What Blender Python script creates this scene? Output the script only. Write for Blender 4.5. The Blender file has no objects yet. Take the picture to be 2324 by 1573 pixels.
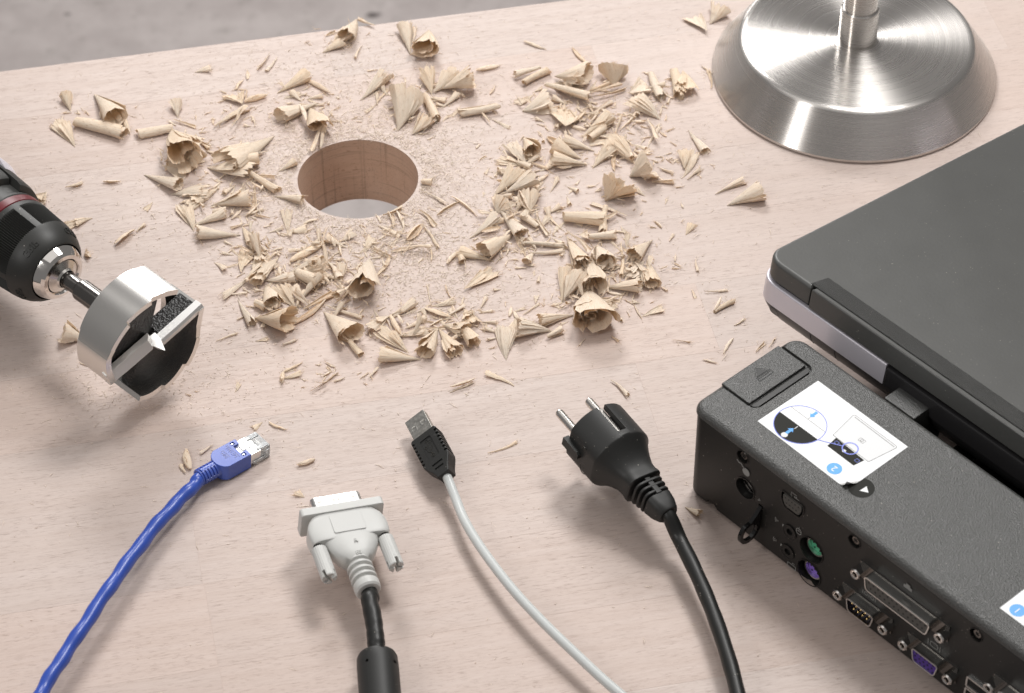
import bpy, bmesh, math, random
import numpy as np
from mathutils import Matrix, Vector
PI = math.pi
S = 0.001                      # everything below is written in millimetres
sc = bpy.context.scene
col = sc.collection

# ------------------------------------------------------------------ camera
PXF, PCX, PCY, DIST, TILT = 6500.0, 1161.5, 786.5, 1351.0, math.radians(44)
CAM = np.array([0, -DIST*math.cos(TILT), DIST*math.sin(TILT)])
cam_d = bpy.data.cameras.new('camera')
cam = bpy.data.objects.new('camera', cam_d); col.objects.link(cam)
cam.location = [c*S for c in CAM]
cam.rotation_euler = (PI/2-TILT, 0, 0)
cam_d.sensor_width = 36; cam_d.lens = 36*PXF/2323
cam_d.clip_start = 0.05; cam_d.clip_end = 30
cam_d.dof.use_dof = True; cam_d.dof.focus_distance = 1.33; cam_d.dof.aperture_fstop = 20
sc.camera = cam

def P(px, py, h=0.0):
    """point of the place at height h that sits at this spot of the photograph"""
    d = np.array([(px-PCX)/PXF, math.sin(TILT)*(PCY-py)/PXF+math.cos(TILT), math.cos(TILT)*(PCY-py)/PXF-math.sin(TILT)])
    return CAM + d*((h-CAM[2])/d[2])

# ------------------------------------------------------------------ world and lamps
sc.view_settings.view_transform = 'Standard'; sc.view_settings.look = 'None'
sc.view_settings.gamma = 1.0; sc.view_settings.exposure = 0.0
w = bpy.data.worlds.new('World'); sc.world = w; w.use_nodes = True
bg = w.node_tree.nodes['Background']
bg.inputs[0].default_value = (1.0, 0.97, 0.955, 1); bg.inputs[1].default_value = 0.20
def area(name, loc, target, sx, sy, power, color=(1, 1, 1)):
    l = bpy.data.lights.new(name, 'AREA'); l.shape = 'RECTANGLE'; l.size = sx; l.size_y = sy
    l.energy = power; l.color = color
    o = bpy.data.objects.new(name, l); col.objects.link(o); o.location = loc
    o.rotation_euler = (Vector(target)-Vector(loc)).to_track_quat('-Z', 'Y').to_euler()
    return o
area('softbox_key', (0.30, 0.46, 1.06), (0.02, 0.06, 0), 0.30, 0.30, 8.4, (1, .985, .965))
area('softbox_back', (-0.20, 1.26, 0.97), (0.1, 0.1, 0), 0.50, 0.34, 11.8, (1, .985, .97))
area('softbox_side', (-0.75, -0.55, 0.80), (0.1, 0.05, 0), 0.16, 0.5, 3.2, (1, .98, .96))
area('overhead_fill', (0.0, 0.05, 1.40), (0.0, 0.05, 0), 2.2, 1.1, 4.6, (1, .975, .955))  # unseen panel added as soft fill to lift the shadows
area('floor_fill', (-0.2, 2.3, 0.3), (-0.1, 1.35, -.9), 0.8, 0.5, 7.0, (1, .965, .945))  # unseen fill light added behind the table to brighten the floor

# ------------------------------------------------------------------ materials
def new_mat(name):
    m = bpy.data.materials.new(name); m.use_nodes = True
    return m, m.node_tree.nodes, m.node_tree.links, m.node_tree.nodes['Principled BSDF']
def mat(name, c, rough=.5, metal=0., spec=.5, bump=0., bscale=900., bdist=.1, rvar=0., trans=0., coat=0., ior=1.45, sss=0., cvar=0., cscale=60., dust=0.):
    m, n, l, b = new_mat(name)
    b.inputs['Base Color'].default_value = (*c, 1); b.inputs['Roughness'].default_value = rough
    b.inputs['Metallic'].default_value = metal; b.inputs['Specular IOR Level'].default_value = spec
    b.inputs['IOR'].default_value = ior; b.inputs['Transmission Weight'].default_value = trans
    b.inputs['Coat Weight'].default_value = coat
    if sss:
        b.inputs['Subsurface Weight'].default_value = sss; b.inputs['Subsurface Radius'].default_value = (.002, .002, .002)
        b.inputs['Subsurface Scale'].default_value = 1
    tc = n.new('ShaderNodeTexCoord')
    if bump:
        t = n.new('ShaderNodeTexNoise'); t.inputs['Scale'].default_value = bscale; t.inputs['Detail'].default_value = 3
        l.new(tc.outputs['Object'], t.inputs['Vector'])
        bp = n.new('ShaderNodeBump'); bp.inputs['Strength'].default_value = bump; bp.inputs['Distance'].default_value = bdist*S
        l.new(t.outputs[0], bp.inputs['Height']); l.new(bp.outputs[0], b.inputs['Normal'])
    if rvar or cvar:
        t2 = n.new('ShaderNodeTexNoise'); t2.inputs['Scale'].default_value = cscale; t2.inputs['Detail'].default_value = 5
        l.new(tc.outputs['Object'], t2.inputs['Vector'])
        if rvar:
            mr = n.new('ShaderNodeMapRange'); mr.inputs[1].default_value = .3; mr.inputs[2].default_value = .7
            mr.inputs[3].default_value = max(.03, rough-rvar); mr.inputs[4].default_value = rough+rvar
            l.new(t2.outputs[0], mr.inputs[0]); l.new(mr.outputs[0], b.inputs['Roughness'])
        if cvar:
            mx = n.new('ShaderNodeMix'); mx.data_type = 'RGBA'
            mx.inputs[6].default_value = (*[x*(1-cvar) for x in c], 1); mx.inputs[7].default_value = (*[min(1, x*(1+cvar)) for x in c], 1)
            l.new(t2.outputs[0], mx.inputs[0]); l.new(mx.outputs[2], b.inputs['Base Color'])
    if dust:
        t3 = n.new('ShaderNodeTexVoronoi'); t3.inputs['Scale'].default_value = 420; l.new(tc.outputs['Object'], t3.inputs['Vector'])
        wn = n.new('ShaderNodeTexNoise'); wn.inputs['Scale'].default_value = 90; l.new(tc.outputs['Object'], wn.inputs['Vector'])
        r1 = n.new('ShaderNodeMapRange'); r1.inputs[1].default_value = .13; r1.inputs[2].default_value = .08; r1.inputs[3].default_value = 0; r1.inputs[4].default_value = 1; l.new(t3.outputs['Distance'], r1.inputs[0])
        r2 = n.new('ShaderNodeMapRange'); r2.inputs[1].default_value = .5; r2.inputs[2].default_value = .7; r2.inputs[4].default_value = dust; l.new(wn.outputs[0], r2.inputs[0])
        mu = n.new('ShaderNodeMath'); mu.operation = 'MULTIPLY'; l.new(r1.outputs[0], mu.inputs[0]); l.new(r2.outputs[0], mu.inputs[1])
        mx = n.new('ShaderNodeMix'); mx.data_type = 'RGBA'; mx.inputs[6].default_value = (*c, 1); mx.inputs[7].default_value = (.5, .46, .40, 1)
        l.new(mu.outputs[0], mx.inputs[0]); l.new(mx.outputs[2], b.inputs['Base Color'])
    return m

def wood_mat(name, ca, cb, fleck, rough, lines=0.0):
    m, n, l, b = new_mat(name)
    tc = n.new('ShaderNodeTexCoord'); oi = n.new('ShaderNodeObjectInfo')
    def vm(op, a, bb):
        v = n.new('ShaderNodeVectorMath'); v.operation = op
        for i, x in enumerate((a, bb)):
            if isinstance(x, tuple): v.inputs[i].default_value = x
            else: l.new(x, v.inputs[i])
        return v.outputs[0]
    cmb = n.new('ShaderNodeCombineXYZ')
    mu = n.new('ShaderNodeMath'); mu.operation = 'MULTIPLY'; mu.inputs[1].default_value = 900
    l.new(oi.outputs['Random'], mu.inputs[0])
    for i in range(3): l.new(mu.outputs[0], cmb.inputs[i])
    pmm = vm('ADD', vm('MULTIPLY', tc.outputs['Object'], (1000, 1000, 1000)), cmb.outputs[0])
    def noise(sx, sy, sz, detail, rough_=.55):
        t = n.new('ShaderNodeTexNoise'); t.inputs['Scale'].default_value = 1; t.inputs['Detail'].default_value = detail
        t.inputs['Roughness'].default_value = rough_
        l.new(vm('MULTIPLY', pmm, (sx, sy, sz)), t.inputs['Vector']); return t.outputs[0]
    def rng(x, a, c, lo, hi):
        r = n.new('ShaderNodeMapRange'); r.inputs[1].default_value = a; r.inputs[2].default_value = c
        r.inputs[3].default_value = lo; r.inputs[4].default_value = hi; l.new(x, r.inputs[0]); return r.outputs[0]
    def mix(f, a, c):
        x = n.new('ShaderNodeMix'); x.data_type = 'RGBA'; l.new(f, x.inputs[0])
        for i, y in ((6, a), (7, c)):
            if isinstance(y, tuple): x.inputs[i].default_value = (*y, 1)
            else: l.new(y, x.inputs[i])
        return x.outputs[2]
    broad = noise(.006, .16, .11, 4, .6)
    base = mix(rng(broad, .25, .75, 0, .85), ca, cb)
    grain = noise(.05, 1.1, .8, 4, .65)
    base = mix(rng(grain, .45, .78, 0, .16), base, fleck)
    f1 = noise(.20, 2.9, 1.2, 2, .5)
    fm = rng(f1, .585, .68, 0, 1)
    dens = noise(.02, .12, .1, 2)
    mul = n.new('ShaderNodeMath'); mul.operation = 'MULTIPLY'; l.new(fm, mul.inputs[0]); l.new(rng(dens, .36, .6, .28, .52), mul.inputs[1])
    base = mix(mul.outputs[0], base, fleck)
    if lines:
        ring = noise(.02, .02, .55, 3); vert = noise(.5, .5, .012, 3)
        base = mix(rng(ring, .55, .7, 0, lines), base, tuple(x*.45 for x in fleck))
        base = mix(rng(vert, .58, .70, 0, lines), base, tuple(x*.35 for x in fleck))
    hs = n.new('ShaderNodeHueSaturation'); l.new(base, hs.inputs['Color'])
    wn = n.new('ShaderNodeTexWhiteNoise'); wn.noise_dimensions = '1D'; l.new(oi.outputs['Random'], wn.inputs['W'])
    l.new(rng(wn.outputs[0], 0, 1, .965, 1.025), hs.inputs['Value']); l.new(rng(oi.outputs['Random'], 0, 1, 1.0, 1.18), hs.inputs['Saturation'])
    l.new(hs.outputs[0], b.inputs['Base Color'])
    b.inputs['Roughness'].default_value = rough; b.inputs['Specular IOR Level'].default_value = .45
    l.new(rng(grain, .3, .7, rough-.06, rough+.08), b.inputs['Roughness'])
    hsum = n.new('ShaderNodeMath'); hsum.operation = 'MULTIPLY_ADD'; hsum.inputs[1].default_value = -1.2
    l.new(mul.outputs[0], hsum.inputs[0]); l.new(noise(.12, 1.6, 1.6, 3), hsum.inputs[2])
    bp = n.new('ShaderNodeBump'); bp.inputs['Strength'].default_value = .5; bp.inputs['Distance'].default_value = .12*S
    l.new(hsum.outputs[0], bp.inputs['Height']); l.new(bp.outputs[0], b.inputs['Normal'])
    return m

M = {}
M['beech'] = wood_mat('whitewashed_beech', (.60, .505, .46), (.54, .44, .39), (.25, .175, .145), .5)
M['bore'] = wood_mat('raw_cut_beech', (.68, .51, .405), (.60, .425, .32), (.30, .18, .115), .6, .28)
M['black'] = mat('black_plastic', (.013, .0125, .0115), .42, bump=.25, bscale=1600, bdist=.06, dust=.8)
M['soft_black'] = mat('soft_black_plastic', (.022, .022, .021), .5, bump=.45, bscale=2600, bdist=.07, dust=.8)
M['gloss_black'] = mat('gloss_black', (.008, .008, .008), .16)
M['deep'] = mat('cavity_shade_black', (.006, .006, .006), .6)  # near-black: the shade inside holes and gaps is put into the colour
M['grain_black'] = mat('leather_grain_plastic', (.05, .05, .047), .36, spec=.9, bump=1., bscale=1500, bdist=.5, dust=.8)
M['lid'] = mat('rubber_lid', (.068, .068, .064), .43, spec=.75, bump=.45, bscale=700, bdist=.12, rvar=.02, dust=.5)
M['lid_edge'] = mat('laptop_plastic', (.022, .021, .022), .36, bump=.15, bscale=2000, bdist=.04)
M['silver'] = mat('silver_paint', (.72, .69, .75), .36, metal=.35, bump=.12, bscale=3000, bdist=.03)
M['chrome'] = mat('polished_chrome', (.78, .75, .72), .07, metal=1)
M['nickel'] = mat('nickel', (.70, .67, .63), .22, metal=1, bump=.1, bscale=900, bdist=.03)
M['lip'] = mat('honed_lip_steel', (.86, .85, .83), .46, metal=.85, bump=.3, bscale=1200, bdist=.05)
M['shell'] = mat('dimmed_shell_steel', (.42, .41, .39), .25, metal=1)  # darkened steel: the dim reflection on the socket shells is put into the colour
M['tin'] = mat('bright_tin', (.85, .84, .82), .28, metal=1)
M['dustytin'] = mat('dusty_tin', (.46, .45, .42), .38, metal=.85, bump=.5, bscale=1800, bdist=.06, rvar=.1, cvar=.2, cscale=600)
M['shank'] = mat('dark_steel', (.20, .19, .18), .20, metal=1)
M['oxide'] = mat('black_oxide', (.011, .010, .009), .2, spec=.6, bump=1., bscale=900, bdist=.6)
M['ground'] = mat('ground_steel', (.76, .74, .71), .27, metal=1, bump=.25, bscale=700, bdist=.05)
M['red'] = mat('red_ring', (.13, .010, .016), .38)
M['rubber'] = mat('drill_rubber', (.026, .026, .024), .45, bump=.25, bscale=1500, bdist=.06, dust=.8)
M['blue'] = mat('blue_plastic', (.075, .13, .50), .26, spec=.6)
M['bluecable'] = mat('blue_cable', (.035, .085, .42), .30, spec=.55, bump=.2, bscale=300, bdist=.15)
M['offwhite'] = mat('offwhite_plastic', (.60, .60, .58), .42, spec=.5, bump=.12, bscale=1500, bdist=.05, sss=.1)
M['whitecable'] = mat('pale_grey_cable', (.60, .62, .61), .33, spec=.5, sss=.25)
M['blackcable'] = mat('black_cable', (.014, .014, .013), .42, bump=.2, bscale=250, bdist=.2, dust=.8)
M['clear'] = mat('clear_plastic', (.93, .95, .96), .12, trans=.62, ior=1.3)
M['paper'] = mat('white_paper', (.86, .87, .88), .45)
M['backing'] = mat('sticker_backing', (.55, .55, .54), .5)
M['ink_black'] = mat('print_black', (.018, .018, .015), .6, spec=.2)
M['ink_blue'] = mat('print_blue', (.10, .40, .90), .45)
M['ink_line'] = mat('print_violet_blue', (.20, .25, .78), .45)
M['ink_grey'] = mat('print_grey', (.22, .22, .21), .5)
M['ink_pale'] = mat('print_pale', (.76, .77, .78), .5)
M['icon'] = mat('printed_icon_grey', (.30, .30, .29), .5)
M['green'] = mat('mint_green_plastic', (.10, .50, .28), .45)
M['purple'] = mat('lilac_plastic', (.28, .16, .68), .45)
M['vga'] = mat('violet_plastic', (.075, .03, .27), .45)
M['navy'] = mat('navy_plastic', (.012, .014, .06), .35)
M['gold'] = mat('gold_pin', (.75, .55, .25), .25, metal=1)
M['insert'] = mat('grey_insert', (.085, .082, .075), .5)
M['emblem'] = mat('moulded_relief', (.035, .034, .03), .35)

def brushed(name, tangent_axis):
    m, n, l, b = new_mat(name)
    b.inputs['Base Color'].default_value = (.66, .63, .60, 1); b.inputs['Metallic'].default_value = 1
    b.inputs['Roughness'].default_value = .30; b.inputs['Anisotropic'].default_value = .9; b.inputs['Anisotropic Rotation'].default_value = .25
    tg = n.new('ShaderNodeTangent'); tg.direction_type = 'RADIAL'; tg.axis = tangent_axis
    l.new(tg.outputs[0], b.inputs['Tangent'])
    tc = n.new('ShaderNodeTexCoord'); sep = n.new('ShaderNodeSeparateXYZ'); l.new(tc.outputs['Object'], sep.inputs[0])
    ln = n.new('ShaderNodeCombineXYZ'); l.new(sep.outputs[0], ln.inputs[0]); l.new(sep.outputs[1], ln.inputs[1])
    vl = n.new('ShaderNodeVectorMath'); vl.operation = 'LENGTH'; l.new(ln.outputs[0], vl.inputs[0])
    cx = n.new('ShaderNodeCombineXYZ'); l.new(vl.outputs['Value'], cx.inputs[0]); l.new(sep.outputs[2], cx.inputs[1])
    t = n.new('ShaderNodeTexNoise'); t.inputs['Scale'].default_value = 1500; t.inputs['Detail'].default_value = 4
    l.new(cx.outputs[0], t.inputs['Vector'])
    t2 = n.new('ShaderNodeTexNoise'); t2.inputs['Scale'].default_value = 12; l.new(tc.outputs['Object'], t2.inputs['Vector'])
    ad = n.new('ShaderNodeMath'); ad.operation = 'ADD'; l.new(t.outputs[0], ad.inputs[0]); l.new(t2.outputs[0], ad.inputs[1])
    mr = n.new('ShaderNodeMapRange'); mr.inputs[1].default_value = .7; mr.inputs[2].default_value = 1.3; mr.inputs[3].default_value = .24; mr.inputs[4].default_value = .30
    l.new(ad.outputs[0], mr.inputs[0]); l.new(mr.outputs[0], b.inputs['Roughness'])
    bp = n.new('ShaderNodeBump'); bp.inputs['Strength'].default_value = .05; bp.inputs['Distance'].default_value = .03*S
    l.new(t.outputs[0], bp.inputs['Height']); l.new(bp.outputs[0], b.inputs['Normal'])
    return m
M['brushed'] = brushed('brushed_steel', 'Z')

def shaving_mat():
    m, n, l, b = new_mat('wood_shaving')
    uv = n.new('ShaderNodeUVMap'); oi = n.new('ShaderNodeObjectInfo')
    off = n.new('ShaderNodeVectorMath'); off.operation = 'ADD'; l.new(uv.outputs[0], off.inputs[0])
    cb = n.new('ShaderNodeCombineXYZ'); mu = n.new('ShaderNodeMath'); mu.operation = 'MULTIPLY'; mu.inputs[1].default_value = 300
    l.new(oi.outputs['Random'], mu.inputs[0]); l.new(mu.outputs[0], cb.inputs[0]); l.new(mu.outputs[0], cb.inputs[1]); l.new(cb.outputs[0], off.inputs[1])
    def noise(sx, sy, d):
        v = n.new('ShaderNodeVectorMath'); v.operation = 'MULTIPLY'; v.inputs[1].default_value = (sx, sy, 1); l.new(off.outputs[0], v.inputs[0])
        t = n.new('ShaderNodeTexNoise'); t.inputs['Scale'].default_value = 1; t.inputs['Detail'].default_value = d; l.new(v.outputs[0], t.inputs['Vector']); return t.outputs[0]
    def rng(x, a, c, lo, hi):
        r = n.new('ShaderNodeMapRange'); r.inputs[1].default_value = a; r.inputs[2].default_value = c
        r.inputs[3].default_value = lo; r.inputs[4].default_value = hi; l.new(x, r.inputs[0]); return r.outputs[0]
    def mix(f, a, c):
        x = n.new('ShaderNodeMix'); x.data_type = 'RGBA'; l.new(f, x.inputs[0])
        for i, y in ((6, a), (7, c)):
            if isinstance(y, tuple): x.inputs[i].default_value = (*y, 1)
            else: l.new(y, x.inputs[i])
        return x.outputs[2]
    base = mix(rng(noise(.12, .9, 3), .3, .7, 0, 1), (.99, .885, .745), (.97, .81, .635))
    base = mix(rng(noise(.10, 5., 3), .52, .75, 0, .25), base, (.70, .52, .36))
    base = mix(rng(noise(.42, 2.2, 2), .59, .66, 0, .62), base, (.50, .31, .17))
    hs = n.new('ShaderNodeHueSaturation'); l.new(base, hs.inputs['Color'])
    l.new(rng(oi.outputs['Random'], 0, 1, .8, 1.12), hs.inputs['Saturation']); hs.inputs['Value'].default_value = .98
    l.new(hs.outputs[0], b.inputs['Base Color']); b.inputs['Roughness'].default_value = .6; b.inputs['Specular IOR Level'].default_value = .3
    bp = n.new('ShaderNodeBump'); bp.inputs['Strength'].default_value = .9; bp.inputs['Distance'].default_value = .4*S
    l.new(noise(.25, 2.4, 4), bp.inputs['Height']); l.new(bp.outputs[0], b.inputs['Normal'])
    tr = n.new('ShaderNodeBsdfTranslucent'); tr.inputs[0].default_value = (.98, .78, .52, 1)
    ms = n.new('ShaderNodeMixShader'); ms.inputs[0].default_value = .25
    l.new(b.outputs[0], ms.inputs[1]); l.new(tr.outputs[0], ms.inputs[2])
    l.new(ms.outputs[0], n['Material Output'].inputs[0])
    return m
M['shaving'] = shaving_mat()
M['sawdust'] = mat('sawdust', (.84, .72, .60), .7, cvar=.15, cscale=120)

def concrete():
    m, n, l, b = new_mat('concrete')
    tc = n.new('ShaderNodeTexCoord')
    def noise(s, d, r=.6):
        t = n.new('ShaderNodeTexNoise'); t.inputs['Scale'].default_value = s; t.inputs['Detail'].default_value = d; t.inputs['Roughness'].default_value = r
        l.new(tc.outputs['Object'], t.inputs['Vector']); return t.outputs[0]
    def mixr(f, a, c, x0, x1, y1=1):
        r = n.new('ShaderNodeMapRange'); r.inputs[1].default_value = x0; r.inputs[2].default_value = x1; r.inputs[4].default_value = y1
        l.new(f, r.inputs[0])
        x = n.new('ShaderNodeMix'); x.data_type = 'RGBA'; l.new(r.outputs[0], x.inputs[0])
        for i, y in ((6, a), (7, c)):
            if isinstance(y, tuple): x.inputs[i].default_value = (*y, 1)
            else: l.new(y, x.inputs[i])
        return x.outputs[2]
    base = mixr(noise(16, 8), (.49, .435, .42), (.65, .59, .57), .32, .68)
    base = mixr(noise(45, 4), base, (.40, .36, .34), .54, .75, .7)
    base = mixr(noise(24, 1), base, (.09, .075, .07), .71, .76, .9)
    l.new(base, b.inputs['Base Color']); b.inputs['Roughness'].default_value = .7
    return m
M['concrete'] = concrete()

# ------------------------------------------------------------------ mesh helpers (millimetres in, metres out)
def rrect(x0, x1, y0, y1, r, n=6):
    pts = []
    for cx, cy, a in ((x1-r, y1-r, 0), (x0+r, y1-r, PI/2), (x0+r, y0+r, PI), (x1-r, y0+r, 1.5*PI)):
        for i in range(n+1):
            t = a+PI/2*i/n; pts.append((cx+r*math.cos(t), cy+r*math.sin(t)))
    return pts
def rpoly(pts, r, n=4):
    """rounded polygon"""
    out = []
    N = len(pts)
    for i in range(N):
        p0, p, p1 = Vector(pts[i-1]), Vector(pts[i]), Vector(pts[(i+1) % N])
        rr = r[i] if isinstance(r, (list, tuple)) else r
        if rr <= 0: out.append(tuple(p)); continue
        a = p+(p0-p).normalized()*rr; b = p+(p1-p).normalized()*rr
        for k in range(n+1):
            t = k/n; q = a*(1-t)**2+p*2*t*(1-t)+b*t*t; out.append((q.x, q.y))
    return out
def circ(cx, cy, r, n=24): return [(cx+r*math.cos(2*PI*i/n), cy+r*math.sin(2*PI*i/n)) for i in range(n)]

class B:
    def __init__(self): self.bm = bmesh.new()
    def _merge(self, t, mx=None):
        if mx is not None: bmesh.ops.transform(t, matrix=mx, verts=t.verts)
        t.verts.index_update()
        vs = [self.bm.verts.new(v.co) for v in t.verts]
        for f in t.faces:
            try: self.bm.faces.new([vs[v.index] for v in f.verts])
            except ValueError: pass
        t.free(); return self
    def box(self, x0, x1, y0, y1, z0, z1, bev=0, seg=2, mx=None):
        t = bmesh.new(); bmesh.ops.create_cube(t, size=1)
        bmesh.ops.transform(t, matrix=Matrix.Translation(((x0+x1)/2, (y0+y1)/2, (z0+z1)/2)) @ Matrix.Diagonal((x1-x0, y1-y0, z1-z0, 1)), verts=t.verts)
        if bev: bmesh.ops.bevel(t, geom=t.edges[:], offset=bev, segments=seg, profile=.5, affect='EDGES')
        return self._merge(t, mx)
    def prism(self, poly, z0, z1, bt=0, bb=0, seg=3, mx=None):
        """closed prism with optional rounded top / bottom rims, as stacked inset rings"""
        t = bmesh.new(); N = len(poly)
        area2 = sum(poly[i][0]*poly[(i+1) % N][1]-poly[(i+1) % N][0]*poly[i][1] for i in range(N))
        if area2 < 0: poly = poly[::-1]
        def inset(d):
            if d == 0: return poly
            out = []
            for i in range(N):
                p0, p, p1 = Vector(poly[i-1]), Vector(poly[i]), Vector(poly[(i+1) % N])
                e0 = (p-p0).normalized(); e1 = (p1-p).normalized()
                n0 = Vector((-e0.y, e0.x)); n1 = Vector((-e1.y, e1.x)); m = n0+n1
                m = m/max(.3, m.dot(n0)) if m.length > 1e-6 else n0
                out.append((p.x+m.x*d, p.y+m.y*d))
            return out
        lev = []
        if bb: lev += [(z0+bb*(1-math.cos(PI/2*i/seg)), bb*(1-math.sin(PI/2*i/seg))) for i in range(seg)] + [(z0+bb, 0)]
        else: lev.append((z0, 0))
        if bt: lev += [(z1-bt, 0)] + [(z1-bt+bt*math.sin(PI/2*i/seg), bt*(1-math.cos(PI/2*i/seg))) for i in range(1, seg+1)]
        else: lev.append((z1, 0))
        rings = [[t.verts.new((x, y, z)) for x, y in inset(d)] for z, d in lev]
        for a, b in zip(rings, rings[1:]):
            for i in range(N): t.faces.new((a[i], a[(i+1) % N], b[(i+1) % N], b[i]))
        t.faces.new(rings[0][::-1]); t.faces.new(rings[-1])
        return self._merge(t, mx)
    def lathe(self, prof, n=48, mx=None, mod=None, t0=0, t1=2*PI, closed=True):
        """profile (a, r) about the x axis"""
        t = bmesh.new(); full = abs(t1-t0-2*PI) < 1e-6
        rings = []
        for k, (a, r) in enumerate(prof):
            if r <= 1e-6: rings.append([t.verts.new((a, 0, 0))]); continue
            ring = []
            for i in range(n if full else n+1):
                th = t0+(t1-t0)*i/n
                rr = r if mod is None else mod(k, i, r)
                ring.append(t.verts.new((a, rr*math.cos(th), rr*math.sin(th))))
            rings.append(ring)
        for a, b in zip(rings, rings[1:]):
            m = max(len(a), len(b)); lim = m if full else m-1
            for i in range(lim):
                j = (i+1) % m
                try:
                    if len(a) == 1 and len(b) > 1: t.faces.new((a[0], b[i], b[j]))
                    elif len(b) == 1 and len(a) > 1: t.faces.new((a[i], b[0], a[j]))
                    elif len(a) > 1: t.faces.new((a[i], b[i], b[j], a[j]))
                except ValueError: pass
        bmesh.ops.recalc_face_normals(t, faces=t.faces[:])
        return self._merge(t, mx)
    def loft(self, rings, cap=True, mx=None):
        t = bmesh.new(); R_ = [[t.verts.new(p) for p in r] for r in rings]; N = len(rings[0])
        for a, b in zip(R_, R_[1:]):
            for i in range(N): t.faces.new((a[i], a[(i+1) % N], b[(i+1) % N], b[i]))
        if cap: t.faces.new(R_[0][::-1]); t.faces.new(R_[-1])
        bmesh.ops.recalc_face_normals(t, faces=t.faces[:])
        return self._merge(t, mx)
    def tube(self, pts, r, n=14, cap=True, mx=None):
        pts = [Vector(p) for p in pts]; up = Vector((0.013, .02, 1)); rings = []
        for i, p in enumerate(pts):
            d = (pts[min(i+1, len(pts)-1)]-pts[max(i-1, 0)]).normalized()
            s = d.cross(up); s = s.normalized() if s.length > 1e-4 else Vector((1, 0, 0)); u = s.cross(d)
            rr = r[i] if isinstance(r, (list, tuple)) else r
            rings.append([p+(s*math.cos(2*PI*k/n)+u*math.sin(2*PI*k/n))*rr for k in range(n)])
        return self.loft(rings, cap, mx)
    def poly(self, pts, z=0, mx=None):
        t = bmesh.new(); t.faces.new([t.verts.new((x, y, z)) for x, y in pts]); return self._merge(t, mx)
    def flat(self, pts, z=0, th=.06, mx=None):
        return self.prism(list(pts), z, z+th, mx=mx)
    def line(self, pts, wd, z=0, th=.06, closed=False, mx=None):
        """thin printed stroke"""
        p = [Vector(q) for q in pts]; N = len(p); L_, R_ = [], []
        for i in range(N):
            a = p[i-1] if (closed or i > 0) else p[i]; c = p[(i+1) % N] if (closed or i < N-1) else p[i]
            d = (c-a); d = d.normalized() if d.length > 1e-9 else Vector((1, 0)); nn = Vector((-d.y, d.x))*wd/2
            L_.append(p[i]+nn); R_.append(p[i]-nn)
        t = bmesh.new(); q = [[t.verts.new((v.x, v.y, zz)) for v in V] for V in (L_, R_) for zz in (z, z+th)]
        for i in range(N if closed else N-1):
            j = (i+1) % N
            t.faces.new((q[1][i], q[1][j], q[3][j], q[3][i])); t.faces.new((q[0][i], q[0][j], q[1][j], q[1][i])); t.faces.new((q[3][i], q[3][j], q[2][j], q[2][i]))
        bmesh.ops.recalc_face_normals(t, faces=t.faces[:])
        return self._merge(t, mx)
    def text(self, s, size, th=.08, mx=None, warp=None, cx=True):
        cu = bpy.data.curves.new('lettering', 'FONT'); cu.body = s; cu.size = size; cu.extrude = th/2
        cu.align_x = 'CENTER' if cx else 'LEFT'; cu.align_y = 'CENTER'; cu.resolution_u = 3
        o = bpy.data.objects.new('lettering', cu); col.objects.link(o); bpy.context.view_layer.update()
        me = o.evaluated_get(bpy.context.evaluated_depsgraph_get()).to_mesh()
        t = bmesh.new(); t.from_mesh(me)
        bpy.data.objects.remove(o); bpy.data.curves.remove(cu)
        if warp:
            for v in t.verts: v.co = Vector(warp(v.co.x, v.co.y, v.co.z))
        return self._merge(t, mx)
    def done(self, name, m, parent=None, angle=35, mx=None, smooth=True):
        bm = self.bm
        if mx is not None: bmesh.ops.transform(bm, matrix=mx, verts=bm.verts)
        bmesh.ops.remove_doubles(bm, verts=bm.verts, dist=1e-5)
        bmesh.ops.scale(bm, vec=(S, S, S), verts=bm.verts)
        me = bpy.data.meshes.new(name); bm.to_mesh(me); bm.free()
        for x in (m if isinstance(m, (list, tuple)) else [m]): me.materials.append(x)
        if smooth: me.shade_smooth(); me.set_sharp_from_angle(angle=math.radians(angle))
        o = bpy.data.objects.new(name, me); col.objects.link(o)
        if smooth:
            wn = o.modifiers.new('normals', 'WEIGHTED_NORMAL'); wn.keep_sharp = True
        if parent is not None: o.parent = parent
        return o

def cut(o, cutter, transfer=False, angle=35, solver='EXACT'):
    """subtract a B from a finished object (worked out in millimetres, so that the solver keeps its precision)"""
    c = cutter.done('cutter', transfer or o.data.materials[0])
    up = Matrix.Diagonal((1000, 1000, 1000, 1)); old = o.data; old.transform(up); c.data.transform(up)
    d = bpy.data.objects.new('work', old); col.objects.link(d)
    md = d.modifiers.new('cut', 'BOOLEAN'); md.operation = 'DIFFERENCE'; md.object = c; md.solver = solver
    if transfer: md.material_mode = 'TRANSFER'
    dg = bpy.context.evaluated_depsgraph_get(); dg.update()
    me = bpy.data.meshes.new_from_object(d.evaluated_get(dg))
    if len(me.polygons) == 0:
        md.use_self = True; dg.update(); bpy.data.meshes.remove(me); me = bpy.data.meshes.new_from_object(d.evaluated_get(dg))
    bpy.data.objects.remove(d)
    me.transform(Matrix.Diagonal((S, S, S, 1)))
    me.name = old.name; o.data = me; bpy.data.meshes.remove(old); cm = c.data; bpy.data.objects.remove(c); bpy.data.meshes.remove(cm)
    me.shade_smooth(); me.set_sharp_from_angle(angle=math.radians(angle))
    return o

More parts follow.
